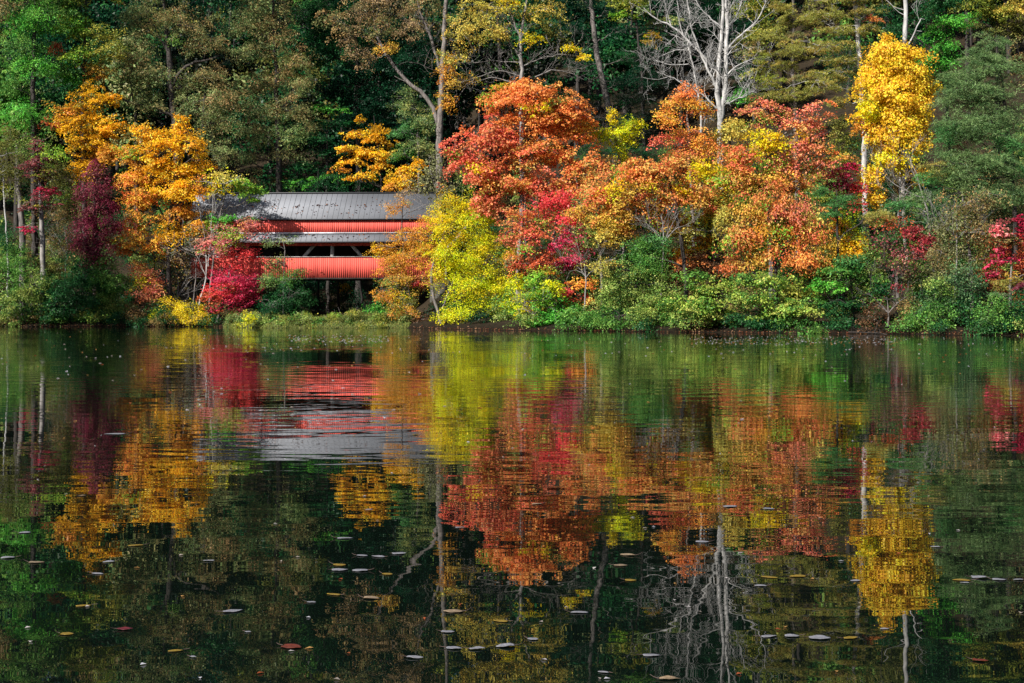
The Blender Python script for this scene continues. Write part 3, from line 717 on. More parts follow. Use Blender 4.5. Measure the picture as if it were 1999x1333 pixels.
tree('maple_tree', 'red leaved maple below the big orange maple, with twisted dark branches', 'tree', 107.6, 'maple',
     [(1080, 600, .16), (1070, 520, .14), (1085, 450, .11), (1092, 400, .06)], 'grey',
     [(1090, 392, 44, 20, 'red', .8), (1060, 430, 50, 26, 'redmix', .7), (1110, 470, 46, 28, 'crimson', .6), (1030, 470, 36, 30, 'redmix', .6), (1015, 420, 34, 26, 'redmix', .7), (1110, 425, 32, 18, 'red', .7), (1060, 510, 46, 20, 'rust', .5), (1115, 505, 30, 16, 'crimson', .7), (1105, 520, 34, 12, 'maroon', .6), (1000, 450, 22, 30, 'salred', .6)],
     limbs=[[(1075, 500, .08), (1095, 455, .06), (1115, 440, .04), (1140, 450, .02)], [(1072, 520, .08), (1050, 470, .06), (1045, 420, .03)], [(1068, 540, .07), (1030, 500, .05), (1010, 450, .03)]], bare=.35)
tree('sapling', 'slim yellow green sapling in front of the dark leaning trunk', 'young tree', 112.8, 'shrub', [(1215, 420, .09), (1212, 330, .07), (1200, 240, .03), (1196, 205, .015)], 'grey',
     [(1190, 262, 32, 15, 'yelgreen', .8), (1197, 228, 10, 22, 'yelgold', .8), (1238, 240, 20, 12, 'yelgreen', .8), (1215, 260, 26, 24, 'yelgreen', .8), (1210, 300, 22, 26, 'yelgreen', .9), (1215, 335, 30, 20, 'yelgreen', .9), (1170, 262, 18, 10, 'yelgreen', .7), (1232, 270, 14, 22, 'yelgreen', .6)])
tree('maple_tree', 'dull salmon orange maple with a dark slanting trunk, behind the olive green bush', 'tree', 105.4, 'maple',
     [(1338, 530, .14), (1330, 460, .13), (1318, 400, .11), (1300, 340, .07)], 'dark',
     [(1280, 335, 60, 28, 'salmon', .9), (1230, 380, 50, 28, 'ochre', .8), (1300, 375, 66, 26, 'salmon', .9), (1200, 420, 44, 24, 'ochre', .8), (1350, 385, 44, 26, 'salmon', .8), (1260, 420, 56, 22, 'salmon', .7), (1180, 380, 34, 24, 'salmon', .8), (1330, 320, 36, 20, 'salmon', .7), (1235, 330, 30, 22, 'salmon', .7), (1190, 460, 30, 20, 'yelolive', .8)],
     limbs=[[(1318, 400, .08), (1280, 395, .05), (1250, 415, .03)], [(1300, 345, .06), (1270, 350, .04), (1240, 365, .02)]])
tree('maple_tree', 'orange gold maple crown with a pointed top left of the bare white tree', 'tree', 112.0, 'maple',
     [(1352, 400, .14), (1346, 300, .12), (1342, 220, .08), (1345, 170, .03)], 'grey',
     [(1342, 180, 22, 20, 'orange', .9), (1318, 205, 34, 18, 'orangeg', .9), (1300, 232, 30, 16, 'orangeg', .9), (1352, 205, 26, 16, 'orangeg', .8), (1375, 215, 26, 12, 'orangeg', .8), (1300, 275, 34, 16, 'salred', .9), (1345, 262, 34, 20, 'orangeg', .9), (1375, 280, 30, 22, 'orangeg', .8), (1330, 300, 40, 18, 'salmon', .8)])
tree('maple_tree', 'dark trunked yellow maple in the gap left of the hanging orange branches', 'tree', 108.5, 'maple',
     [(1388, 560, .24), (1385, 470, .22), (1383, 380, .18), (1385, 330, .10)], 'dark',
     [(1380, 340, 46, 26, 'yelgold', .8), (1350, 440, 50, 26, 'yelgold', .6), (1365, 480, 50, 22, 'gold', .6), (1350, 510, 40, 20, 'orange', .7), (1410, 410, 40, 30, 'ochre', .8), (1380, 385, 46, 20, 'ochre', .7), (1380, 520, 34, 12, 'rust', .6), (1180, 445, 34, 24, 'yelgold', .5, 1.5), (1340, 530, 26, 16, 'rust', .7)])
tree('maple_tree', 'mixed salmon, yellow and green maple right of the bare white tree', 'tree', 104.8, 'maple',
     [(1505, 500, .16), (1500, 400, .14), (1498, 300, .10), (1500, 220, .05)], 'grey',
     [(1490, 220, 56, 24, 'salpink', .7), (1545, 240, 46, 22, 'salpink', .8), (1440, 250, 46, 24, 'yelolive', .9), (1500, 275, 60, 24, 'yelgold', .8), (1570, 285, 50, 24, 'salpink', .8), (1450, 300, 50, 26, 'salmon', .9), (1520, 320, 60, 26, 'salpink', .9), (1430, 345, 50, 26, 'salmon', .9), (1590, 330, 36, 24, 'salpink', .7), (1490, 355, 60, 24, 'ochre', .9), (1600, 215, 40, 20, 'salpink', .7), (1585, 250, 26, 16, 'salpink', .6), (1460, 385, 50, 24, 'oliveg', .7), (1550, 360, 50, 24, 'salmon', .8), (1610, 290, 20, 14, 'orange', .7)])
tree('sourwood_tree', 'rusty orange tree with heavy hanging sprays over the layered dogwoods', 'tree', 98.6, 'hang',
     [(1516, 580, .13), (1514, 500, .12), (1515, 430, .09), (1520, 380, .05)], 'dark',
     [(1505, 385, 50, 22, 'salmon', .8), (1470, 415, 44, 24, 'ochre', .8), (1545, 415, 50, 24, 'salpink', .9), (1590, 435, 34, 22, 'yelolive', .7), (1445, 460, 44, 26, 'salmon', .9), (1500, 455, 50, 28, 'amber', .8), (1560, 460, 50, 28, 'salmon', .9), (1605, 470, 26, 24, 'ochre', .7), (1425, 505, 24, 22, 'salmon', .8), (1470, 498, 30, 24, 'ochre', .8), (1515, 500, 26, 20, 'salmon', .7), (1565, 505, 40, 20, 'orange', .9), (1562, 530, 14, 14, 'orange', .8), (1430, 525, 14, 10, 'salmon', .7), (1600, 505, 22, 16, 'ochre', .6), (1415, 430, 30, 24, 'yelolive', .8), (1520, 430, 30, 12, 'oliveg', .5)])
tree('small_tree', 'small bright yellow tree right of the rusty orange sprays', 'tree', 103.4, 'maple', [(1645, 540, .09), (1642, 470, .08), (1645, 420, .04)], 'dark',
     [(1652, 440, 30, 24, 'yelgreen', .9), (1680, 465, 28, 22, 'yelgold', .9), (1650, 480, 34, 24, 'gold', .8), (1685, 490, 24, 12, 'orange', .8), (1620, 430, 24, 26, 'orange', .6), (1660, 505, 24, 14, 'ochre', .8)])
tree('small_tree', 'crimson crowned small tree left of the tall golden tree', 'tree', 106.6, 'pads', [(1655, 470, .09), (1655, 400, .07), (1653, 350, .04)], 'dark',
     [(1652, 345, 36, 18, 'crimson', .9), (1625, 365, 28, 14, 'maroon', .8), (1670, 370, 24, 18, 'red', .8), (1665, 400, 24, 14, 'red', .7), (1660, 325, 22, 8, 'crimson', .7)])
tree('hemlock_tree', 'small blue green hemlock with flat branches in front of the crimson crown', 'tree', 101.4, 'pine', [(1637, 510, .09), (1636, 440, .08), (1634, 370, .03)], 'dark',
     [(1605, 375, 24, 11, 'pinegreen', 1.0), (1635, 400, 44, 10, 'pinegreen', 1.0), (1620, 418, 38, 9, 'pinegreen', .9), (1655, 385, 26, 8, 'pinegreen', .9), (1600, 435, 24, 7, 'dgreen', .9), (1718, 425, 36, 14, 'pineolive', .9)])
tree('tulip_tree', 'tall golden yellow tree with a dense oval crown', 'tree', 107.0, 'round',
     [(1768, 480, .15), (1764, 400, .15), (1762, 330, .15), (1760, 250, .16), (1755, 170, .10), (1750, 100, .04)], 'pale',
     [(1738, 112, 46, 34, 'lemon', 1.2), (1760, 130, 50, 40, 'lemon', 1.1), (1705, 150, 34, 34, 'lemon', 1.1), (1745, 185, 66, 44, 'lemon', 1.2), (1795, 165, 30, 40, 'lemon', 1.2), (1800, 215, 24, 36, 'lemon', 1.0), (1700, 215, 36, 36, 'yelgold', .8), (1765, 235, 52, 36, 'lemon', 1.0), (1728, 270, 46, 34, 'lemon', .8), (1790, 275, 28, 26, 'lemon', .8), (1745, 315, 50, 26, 'yelgold', .55), (1700, 345, 26, 26, 'lemon', .6), (1705, 385, 22, 22, 'lemon', .6), (1680, 240, 18, 24, 'amber', .6), (1800, 340, 20, 20, 'lemon', .5), (1724, 82, 16, 10, 'lemon', .9)])
tree('pine_tree', 'tall olive pine with a straight whitish trunk left of the golden tree', 'tree', 111.5, 'pine',
     [(1690, 420, .24), (1689, 330, .23), (1686, 220, .20), (1678, 120, .18), (1670, 0, .15), (1668, -80, .12)], 'white',
     [(1620, 30, 60, 12, 'pineolive', .9), (1640, 62, 60, 10, 'pineolive', .9), (1600, 90, 70, 12, 'pineolive', .9), (1650, 118, 50, 9, 'pineolive', .9), (1620, 145, 60, 10, 'pineolive', .9), (1700, 55, 22, 8, 'pineolive', .7), (1600, 170, 60, 12, 'pineolive', .8), (1640, 200, 40, 9, 'pineolive', .7), (1640, 0, 60, 12, 'pineolive', .9), (1650, -40, 60, 12, 'pineolive', .9), (1655, -80, 50, 14, 'pineolive', .9), (1690, 20, 30, 8, 'pineolive', .7), (1690, 215, 26, 12, 'pineolive', .5), (1708, 38, 20, 6, 'orange', .5), (1695, 33, 16, 5, 'red', .5)],
     limbs=[[(1678, 110, .04), (1640, 125, .03), (1600, 150, .015)], [(1676, 60, .04), (1640, 70, .03), (1590, 105, .015)]])
tree('pine_tree', 'olive brown pine with a thin grey trunk right of the bare white tree', 'tree', 114.5, 'pine',
     [(1556, 380, .18), (1553, 250, .16), (1548, 120, .14), (1550, 0, .10), (1552, -80, .06)], 'grey',
     [(1520, 15, 50, 12, 'pineolive', .9), (1560, 40, 60, 11, 'pineolive', .9), (1510, 70, 44, 12, 'pineolive', .9), (1560, 100, 60, 12, 'pineolive', .9), (1520, 130, 50, 12, 'pineolive', .9), (1580, 155, 50, 12, 'oakb', .8), (1540, 185, 60, 13, 'pineolive', .9), (1510, 160, 34, 12, 'oliveg', .9), (1480, 110, 26, 12, 'oliveg', .8), (1550, -30, 60, 14, 'pineolive', .9), (1550, -75, 50, 14, 'pineolive', .8), (1560, 70, 40, 8, 'oakb', .7), (1490, 190, 30, 12, 'olive', .8)])
tree('bare_tree', 'tall branchless whitish trunk standing up behind the golden tree', 'tree', 116.5, 'sparse',
     [(1762, 330, .24), (1765, 120, .20), (1768, 30, .18), (1771, -70, .15), (1773, -150, .10)], 'white', [],
     limbs=[[(1770, 95, .07), (1783, 70, .06), (1794, 45, .05), (1800, 28, .04), (1806, 38, .015)], [(1790, 60, .03), (1800, 61, .02)], [(1768, 20, .05), (1745, 15, .03), (1725, -5, .02)], [(1767, 30, .04), (1750, 28, .02), (1738, 5, .012)]], bare=.12)
tree('pine_tree', 'large grey green pine filling the right side of the view', 'tree', 97.5, 'pine',
     [(1985, 600, .17), (1982, 450, .16), (1974, 300, .13), (1958, 180, .09), (1945, 80, .03)], 'dark',
     [(1935, 85, 34, 18, 'pinegrey', 1.0), (1905, 115, 46, 18, 'pinegrey', 1.0), (1960, 130, 44, 20, 'pinegrey', 1.0), (1880, 155, 50, 20, 'pinegrey', 1.0), (1940, 175, 60, 22, 'pinegrey', 1.0), (1870, 200, 50, 20, 'pinegrey', 1.0), (1920, 225, 70, 22, 'pinegrey', 1.0), (1860, 250, 46, 20, 'pinegrey', 1.0), (1930, 270, 66, 22, 'pinegrey', .9), (1865, 300, 50, 20, 'pinegrey', .9), (1940, 320, 56, 24, 'pinegrey', .8), (1870, 345, 46, 18, 'pinegrey', .9), (1830, 330, 28, 16, 'pineolive', .8), (1985, 230, 34, 30, 'pinegrey', .9), (1990, 330, 30, 26, 'pinegreen', .8), (1830, 390, 36, 18, 'pinegrey', .8), (1910, 140, 60, 26, 'pinegrey', .8), (1895, 185, 70, 26, 'pinegrey', .9), (1900, 250, 76, 28, 'pinegrey', .9), (1890, 320, 70, 30, 'pinegrey', .9), (1975, 280, 44, 34, 'pinegreen', .8), (1975, 380, 44, 30, 'pinegrey', .9), (1905, 370, 50, 22, 'pinegrey', .8), (1850, 270, 30, 30, 'pinegreen', .7)], scale_n=1.25)
tree('vine_tree', 'tangled olive brown vine covered tree beneath the grey green pine', 'tree', 93.6, 'vine',
     [(1900, 600, .14), (1895, 520, .12), (1885, 440, .08), (1880, 380, .04)], 'grey',
     [(1875, 400, 50, 28, 'vine', .8), (1915, 385, 34, 26, 'oakb', .6), (1850, 440, 44, 30, 'greyolive', .8), (1905, 450, 50, 34, 'vine', .7), (1870, 490, 50, 30, 'greyolive', .8), (1835, 500, 28, 34, 'vine', .7), (1925, 500, 34, 30, 'olive', .6), (1860, 535, 44, 22, 'greyolive', .8)],
     limbs=[[(1885, 440, .05), (1865, 420, .03), (1850, 445, .02), (1840, 490, .012)], [(1890, 470, .05), (1910, 430, .03), (1930, 470, .015)]], bare=.5)
tree('small_tree', 'mauve and dark red small tree with pale twigs left of the vine tangle', 'tree', 95.5, 'sparse',
     [(1760, 600, .05), (1764, 540, .045), (1768, 480, .035), (1770, 430, .02)], 'dark',
     [(1735, 480, 40, 30, 'mauve', .9), (1790, 455, 26, 22, 'darkred', .9, 0, 'maple'), (1800, 480, 22, 26, 'darkred', .9, 0, 'maple'), (1760, 435, 30, 14, 'rust', .6), (1755, 520, 40, 22, 'mauve', .9), (1770, 545, 34, 20, 'vine', .7), (1765, 500, 30, 20, 'pinkred', .5), (1755, 560, 20, 8, 'darkred', .7), (1730, 440, 34, 18, 'rust', .5, 1.0)],
     limbs=[[(1765, 500, .04), (1740, 488, .025), (1700, 470, .012)], [(1790, 510, .04), (1760, 490, .025), (1725, 478, .012)], [(1762, 540, .04), (1735, 520, .02), (1705, 515, .012)], [(1785, 515, .03), (1740, 535, .02), (1708, 555, .012)]], bare=.5)
tree('bare_tree', 'thin leafless grey tree leaning left below the golden tree', 'tree', 99.0, 'sparse',
     [(1822, 520, .09), (1815, 430, .08), (1803, 380, .06), (1785, 340, .03), (1775, 300, .015)], 'pale', [(1760, 400, 50, 24, 'greyolive', .35)],
     limbs=[[(1803, 385, .05), (1770, 375, .035), (1735, 350, .02), (1712, 332, .012)], [(1810, 415, .04), (1775, 395, .03), (1740, 380, .015)], [(1795, 360, .035), (1785, 340, .03), (1770, 300, .012)]], bare=.7)
tree('small_tree', 'bright magenta crimson small tree at the right edge', 'tree', 91.8, 'pads', [(1975, 600, .09), (1972, 520, .07), (1980, 440, .04)], 'dark',
     [(1960, 488, 18, 9, 'crimson', .7), (1940, 512, 22, 9, 'crimson', .8), (1972, 505, 18, 8, 'crimson', .6), (1990, 436, 18, 20, 'crimson', .6), (1955, 450, 26, 16, 'pinkred', .4), (1995, 470, 14, 14, 'red', .5), (1938, 535, 14, 7, 'crimson', .7), (1965, 470, 26, 14, 'vine', .6), (1955, 525, 20, 10, 'olivegreen', .6)])
tree('pine_tree', 'dark thin trunked young pine behind the green bush at the right edge', 'tree', 90.0, 'pine', [(1972, 640, .10), (1972, 560, .09), (1975, 520, .05)], 'grey',
     [(1965, 555, 36, 12, 'pineolive', .9), (1990, 535, 30, 12, 'ochre', .7), (1955, 575, 26, 8, 'pinegrey', .7), (1995, 560, 20, 10, 'maroon', .7)])
# middle left
tree('maple_tree', 'large golden orange maple at the left end of the bridge', 'tree', 126.0, 'maple',
     [(332, 620, .22), (330, 540, .20), (330, 450, .18), (342, 360, .13), (352, 290, .08), (358, 240, .03)], 'dark',
     [(358, 245, 20, 20, 'gold', .9), (300, 262, 40, 18, 'gold', .9), (365, 280, 44, 22, 'gold', 1.0), (320, 300, 50, 24, 'gold', .9), (250, 300, 34, 20, 'amber', .7), (370, 325, 46, 24, 'gold', 1.0), (300, 345, 56, 24, 'gold', .9), (255, 345, 30, 22, 'orangeg', .7), (350, 370, 56, 24, 'gold', 1.0), (280, 385, 44, 24, 'orangeg', .9), (360, 415, 46, 22, 'amber', .8), (285, 430, 46, 20, 'orangeg', .9), (250, 465, 36, 20, 'orangeg', .9), (300, 475, 40, 18, 'orangeg', .8), (345, 455, 44, 20, 'goldd', .6), (240, 490, 26, 10, 'orange', .8), (388, 370, 18, 12, 'amber', .4), (385, 440, 22, 18, 'amber', .5), (225, 480, 16, 14, 'orange', .7)],
     limbs=[[(332, 440, .09), (300, 390, .06), (270, 350, .03)], [(334, 430, .09), (370, 380, .06), (390, 330, .03)]])
tree('maple_tree', 'shaded dull gold maple standing behind and left of the large golden orange maple', 'tree', 133.0, 'maple',
     [(185, 480, .20), (185, 380, .18), (182, 280, .12), (185, 200, .05)], 'dark',
     [(185, 200, 44, 22, 'goldd', .9), (150, 240, 46, 24, 'goldd', .9), (210, 245, 46, 24, 'gold', .8), (170, 285, 50, 22, 'goldd', .9), (215, 300, 40, 22, 'amber', .8), (135, 215, 30, 18, 'amber', .7), (110, 240, 22, 12, 'rust', .7), (225, 190, 18, 8, 'gold', .7), (165, 330, 40, 20, 'goldd', .7)])
tree('small_tree', 'dark maroon tree left of the golden orange maple', 'tree', 124.6, 'hang',
     [(192, 560, .10), (190, 470, .09), (188, 400, .07), (190, 340, .03)], 'dark',
     [(190, 345, 26, 22, 'maroon', .9), (182, 375, 34, 22, 'maroon', .9), (200, 405, 36, 20, 'maroon', .9), (175, 430, 30, 24, 'maroon', .9), (215, 435, 30, 20, 'maroon', .8), (185, 465, 36, 24, 'maroon', 1.0), (195, 495, 34, 18, 'maroon', .8), (165, 480, 18, 20, 'maroon', .8), (230, 440, 14, 12, 'crimson', .5)])
tree('small_tree', 'pink maroon topped tree with a pale straight trunk at the left', 'tree', 125.8, 'pads',
     [(84, 520, .24), (82, 450, .23), (79, 380, .15), (76, 320, .08), (73, 275, .03)], 'pale',
     [(74, 285, 12, 15, 'mauve', .9), (80, 312, 26, 10, 'mauve', .8), (60, 325, 22, 10, 'mauve', .6), (85, 340, 30, 10, 'mauve', .8), (95, 372, 24, 9, 'crimson', .7), (70, 385, 26, 10, 'mauve', .6), (95, 400, 28, 10, 'mauve', .6), (55, 448, 20, 8, 'crimson', .6), (60, 405, 22, 9, 'mauve', .5)])
tree('birch_tree', 'slender white trunked birch at the left edge', 'tree', 127.2, 'oak', [(16, 540, .10), (15, 470, .09), (10, 400, .08), (6, 340, .05)], 'white',
     [(5, 340, 36, 26, 'olive', .8), (20, 380, 30, 22, 'oliveg', .7), (10, 300, 34, 24, 'olive', .7)])
tree('oak_tree', 'olive leaved tree with a thick dark trunk right of the white birch', 'tree', 130.2, 'oak', [(44, 520, .30), (43, 440, .28), (38, 360, .24), (34, 280, .15)], 'grey',
     [(30, 330, 46, 30, 'olive', .9), (55, 290, 40, 26, 'olivegreen', .8), (20, 270, 40, 30, 'olive', .9), (110, 420, 40, 30, 'vine', .6), (130, 370, 40, 34, 'olive', .8)])
tree('oak_tree', 'thin dark trunked tree just left of the maroon tree, with dull olive leaves', 'tree', 129.0, 'oak', [(66, 520, .17), (68, 420, .15), (72, 330, .10)], 'dark',
     [(120, 340, 44, 30, 'olive', .7), (140, 420, 34, 34, 'vine', .7), (125, 470, 34, 30, 'vine', .7), (105, 300, 34, 20, 'lime', .7), (150, 385, 24, 20, 'oliveg', .7)])
tree('maple_tree', 'green and yellow maple whose branches hang over the left end of the bridge roof', 'tree', 125.6, 'maple',
     [(408, 610, .10), (415, 520, .09), (425, 440, .08), (440, 385, .05), (450, 350, .03)], 'grey',
     [(470, 358, 42, 10, 'lime', .9), (492, 375, 24, 10, 'lime', .8), (440, 345, 34, 12, 'yelolive', .4), (450, 428, 40, 7, 'bright', .7), (485, 428, 22, 5, 'green', .7), (415, 380, 20, 8, 'yelgold', .35), (500, 388, 16, 6, 'lime', .7), (420, 440, 24, 14, 'lime', .5), (440, 465, 10, 6, 'bright', .7)])
# above and behind the bridge
tree('beech_tree', 'golden layered beech glowing in the dark above the bridge roof', 'tree', 138.5, 'maple',
     [(748, 420, .10), (744, 340, .09), (738, 280, .06), (730, 225, .03)], 'dark',
     [(708, 232, 14, 6, 'goldd', .8), (738, 252, 24, 9, 'goldd', .7), (690, 262, 26, 7, 'gold', .8), (722, 268, 24, 9, 'gold', .8), (758, 278, 24, 9, 'gold', .7), (672, 290, 24, 6, 'gold', .8), (708, 296, 26, 9, 'gold', .9), (745, 304, 30, 10, 'gold', .7), (690, 316, 34, 7, 'gold', .9), (740, 325, 26, 8, 'gold', .8), (664, 334, 22, 7, 'amber', .8), (715, 342, 30, 8, 'gold', .6), (765, 345, 16, 8, 'goldd', .6), (690, 350, 24, 6, 'gold', .5), (770, 300, 14, 8, 'yelolive', .6)])
tree('small_tree', 'yellow small tree touching the bridge ridge from behind', 'tree', 135.4, 'maple', [(800, 440, .09), (797, 350, .05)], 'dark',
     [(798, 335, 28, 16, 'gold', .9), (782, 358, 28, 14, 'gold', .8), (815, 318, 14, 10, 'gold', .7), (765, 365, 18, 9, 'amber', .7)])
tree('small_tree', 'grey olive twiggy tree above the right end of the bridge roof', 'tree', 122.5, 'sparse',
     [(872, 560, .09), (868, 450, .08), (850, 370, .05), (838, 320, .02)], 'pale',
     [(845, 335, 40, 22, 'greyolive', 1.0), (870, 365, 36, 22, 'greyolive', .9), (825, 365, 30, 20, 'greyolive', .7), (860, 305, 26, 14, 'greyolive', .8), (880, 330, 24, 20, 'olive', .7)],
     limbs=[[(868, 440, .04), (845, 415, .025), (815, 385, .012)], [(860, 400, .04), (835, 395, .025), (808, 410, .012)]], bare=.8)
tree('hickory_tree', 'grey trunked tree with a long bare limb reaching up left and thin brown leaves', 'tree', 136.0, 'oak',
     [(858, 420, .40), (858, 290, .36), (860, 240, .32), (864, 160, .28), (866, 80, .24), (872, 0, .20), (876, -90, .14)], 'grey',
     [(705, 25, 40, 26, 'tan', .4), (680, 70, 36, 26, 'tan', .4), (700, 112, 40, 20, 'tan', .4), (745, 50, 34, 34, 'oakb', .45), (800, 40, 40, 40, 'tan', .35), (740, 0, 50, 26, 'tan', .4), (830, 10, 44, 30, 'oakb', .35), (760, 95, 26, 12, 'ochre', .5), (650, 40, 30, 24, 'oakb', .35), (800, -60, 70, 40, 'tan', .5), (700, -50, 60, 40, 'oakb', .35)],
     limbs=[[(857, 250, .24), (845, 205, .21), (825, 180, .20), (795, 160, .18), (770, 130, .16), (750, 100, .14), (738, 75, .12), (730, 40, .08), (728, -10, .05)], [(866, 160, .16), (848, 95, .14), (838, 60, .13), (822, 30, .11), (812, -10, .08)], [(748, 95, .06), (725, 75, .04), (705, 70, .02)], [(795, 160, .05), (782, 158, .03), (770, 148, .02)]], bare=.25)
tree('tulip_tree', 'yellow olive tree with forking pale trunk above the orange maple', 'tree', 131.0, 'maple',
     [(1022, 420, .26), (1020, 300, .24), (1019, 180, .20), (1018, 110, .18), (1017, 70, .16), (1026, 20, .11), (1040, -40, .07), (1045, -100, .04)], 'pale',
     [(945, 20, 50, 28, 'yelolive', .5), (905, 55, 40, 28, 'yelolive', .5), (960, 62, 50, 22, 'yelolive', .5), (1060, 25, 50, 24, 'yelolive', .4), (1000, 10, 40, 22, 'yelgold', .3), (890, 105, 30, 20, 'yelolive', .4), (1040, 80, 50, 14, 'yelgold', .3), (1110, 95, 26, 9, 'yelgold', .5), (1140, 112, 18, 9, 'yelgold', .5), (900, 160, 30, 22, 'ochre', .5), (870, 130, 20, 26, 'amber', .5), (970, 165, 30, 10, 'yelgold', .3), (1000, -50, 70, 40, 'yelolive', .5), (930, -60, 60, 40, 'yelolive', .5), (1070, -50, 50, 40, 'yelolive', .4), (1000, -120, 80, 40, 'yelolive', .4), (870, 200, 20, 24, 'amber', .4), (1090, 60, 34, 20, 'olive', .5)],
     limbs=[[(1017, 75, .10), (1005, 45, .08), (990, 10, .06), (985, -40, .04)], [(1019, 115, .09), (1000, 90, .07), (980, 60, .05), (965, 20, .03)], [(1018, 130, .06), (1050, 115, .04), (1090, 105, .03), (1130, 110, .02)], [(1019, 150, .05), (980, 135, .04), (930, 150, .03), (905, 170, .015)], [(1019, 165, .05), (960, 150, .04), (910, 165, .025), (890, 200, .012)], [(1045, 150, .05), (1075, 135, .04), (1110, 140, .02), (1140, 155, .01)], [(1018, 122, .05), (960, 118, .03), (925, 122, .015)]], bare=.75)
# the bare white tree
tree('bare_tree', 'bare whitish twin stemmed tree with a wide net of leafless branches', 'tree', 127.0, 'sparse',
     [(1408, 420, .34), (1408, 300, .32), (1406, 235, .28), (1401, 169, .22), (1406, 112, .19), (1411, 56, .16), (1413, 19, .13), (1408, -40, .09), (1406, -110, .04)], 'white', [],
     limbs=[[(1408, 232, .24), (1417, 169, .21), (1419, 94, .19), (1420, 37, .17), (1417, 0, .14), (1424, -60, .09), (1428, -130, .04)],
            [(1413, 154, .13), (1375, 112, .11), (1345, 81, .10), (1334, 66, .09), (1311, 51, .08), (1274, 34, .06), (1257, 15, .03)],
            [(1402, 174, .12), (1386, 146, .11), (1371, 111, .10), (1360, 81, .08), (1349, 52, .07), (1345, 19, .06), (1340, -50, .04)],
            [(1400, 212, .09), (1367, 180, .07), (1336, 165, .06), (1309, 148, .04), (1283, 141, .025)],
            [(1418, 203, .08), (1452, 188, .06), (1474, 177, .04)],
            [(1422, 94, .10), (1446, 69, .08), (1473, 49, .06), (1493, 15, .05), (1496, -40, .03)],
            [(1420, 146, .08), (1439, 127, .06), (1461, 116, .04), (1489, 112, .02)],
            [(1410, 54, .08), (1388, 34, .06), (1368, 19, .05), (1350, -20, .03)],
            [(1422, 56, .08), (1437, 34, .06), (1448, 9, .05), (1455, -40, .03)],
            [(1369, 260, .10), (1367, 202, .09), (1356, 141, .08), (1347, 99, .06), (1340, 70, .03)],
            [(1345, 98, .05), (1310, 97, .035), (1285, 112, .02)], [(1345, 125, .05), (1310, 128, .03), (1280, 118, .02)],
            [(1309, 148, .03), (1275, 158, .02), (1252, 150, .012)], [(1334, 66, .05), (1325, 30, .04), (1320, -20, .02)], [(1311, 51, .05), (1300, 20, .035), (1295, -30, .02)],
            [(1385, 145, .05), (1400, 100, .04), (1409, 97, .02)], [(1412, 97, .05), (1425, 105, .04), (1432, 140, .03), (1450, 160, .02), (1480, 175, .012)]], bare=.9)
# background wood, each crown one can make out
G = 'tall trees on the hillside behind the bridge'
tree('oak_tree', 'bright green broadleaf tree in the top left corner', 'tree', 134.5, 'oak', [(68, 420, .30), (66, 320, .28), (64, 180, .24), (68, 60, .18), (72, -60, .1)], 'dark',
     [(60, 40, 60, 34, 'bright', .9), (40, 90, 46, 26, 'green', .9), (80, 125, 50, 22, 'bright', .9), (100, 30, 40, 26, 'green', .9), (50, 215, 50, 24, 'bright', .8), (30, 170, 34, 22, 'green', .8), (90, 240, 34, 16, 'green', .8), (30, 250, 34, 20, 'bright', .7), (60, -30, 70, 40, 'green', .9), (60, -100, 70, 40, 'green', .9), (15, 10, 26, 40, 'oakb', .7)], G)
tree('maple_tree', 'yellow green maple between the top left tree and the brown oak', 'tree', 137.2, 'maple', [(165, 380, .22), (162, 250, .2), (165, 100, .14), (168, 0, .08)], 'dark',
     [(185, 65, 46, 16, 'oliveg', .9), (150, 50, 40, 24, 'lime', .8), (205, 100, 44, 18, 'oliveg', .9), (160, 110, 44, 18, 'lime', .8), (130, 140, 40, 18, 'green', .8), (195, 135, 34, 16, 'ochre', .7), (130, 160, 34, 14, 'bright', .7), (130, 10, 40, 26, 'green', .8), (125, 35, 9, 8, 'gold', .8), (110, 100, 16, 20, 'rust', .6), (180, -30, 60, 40, 'oliveg', .8), (180, 165, 30, 10, 'goldd', .6)], G)
tree('oak_tree', 'wide dull olive brown oak with a dark forked trunk', 'tree', 139.5, 'oak', [(350, 420, .42), (346, 260, .38), (336, 200, .34), (333, 130, .30), (325, 60, .2), (318, -40, .1)], 'dark',
     [(290, 30, 60, 30, 'oak', .8), (360, 40, 60, 30, 'oakb', .8), (265, 75, 44, 26, 'oak', .8), (400, 85, 50, 26, 'oakb', .8), (300, 150, 54, 26, 'oak', .8), (265, 115, 34, 22, 'oakb', .8), (410, 150, 44, 26, 'oakb', .8), (290, 195, 50, 22, 'oak', .8), (380, 215, 54, 24, 'oak', .8), (440, 195, 40, 24, 'oakb', .8), (420, 245, 50, 26, 'oak', .8), (360, 170, 34, 16, 'oak', .6), (430, 290, 44, 24, 'oak', .8), (320, -40, 90, 34, 'oak', .8), (380, -100, 90, 40, 'oakb', .8), (270, -90, 70, 40, 'oak', .8), (250, 160, 26, 26, 'oak', .6), (345, 80, 30, 16, 'green', .5)], G,
     limbs=[[(336, 170, .2), (350, 140, .17), (375, 122, .14), (405, 118, .1), (430, 108, .05)], [(333, 110, .15), (320, 85, .1), (305, 60, .06)], [(338, 225, .16), (300, 208, .13), (265, 204, .12), (235, 192, .11), (215, 178, .09), (200, 160, .07), (186, 150, .03)], [(215, 178, .05), (195, 165, .04), (197, 140, .025)]])
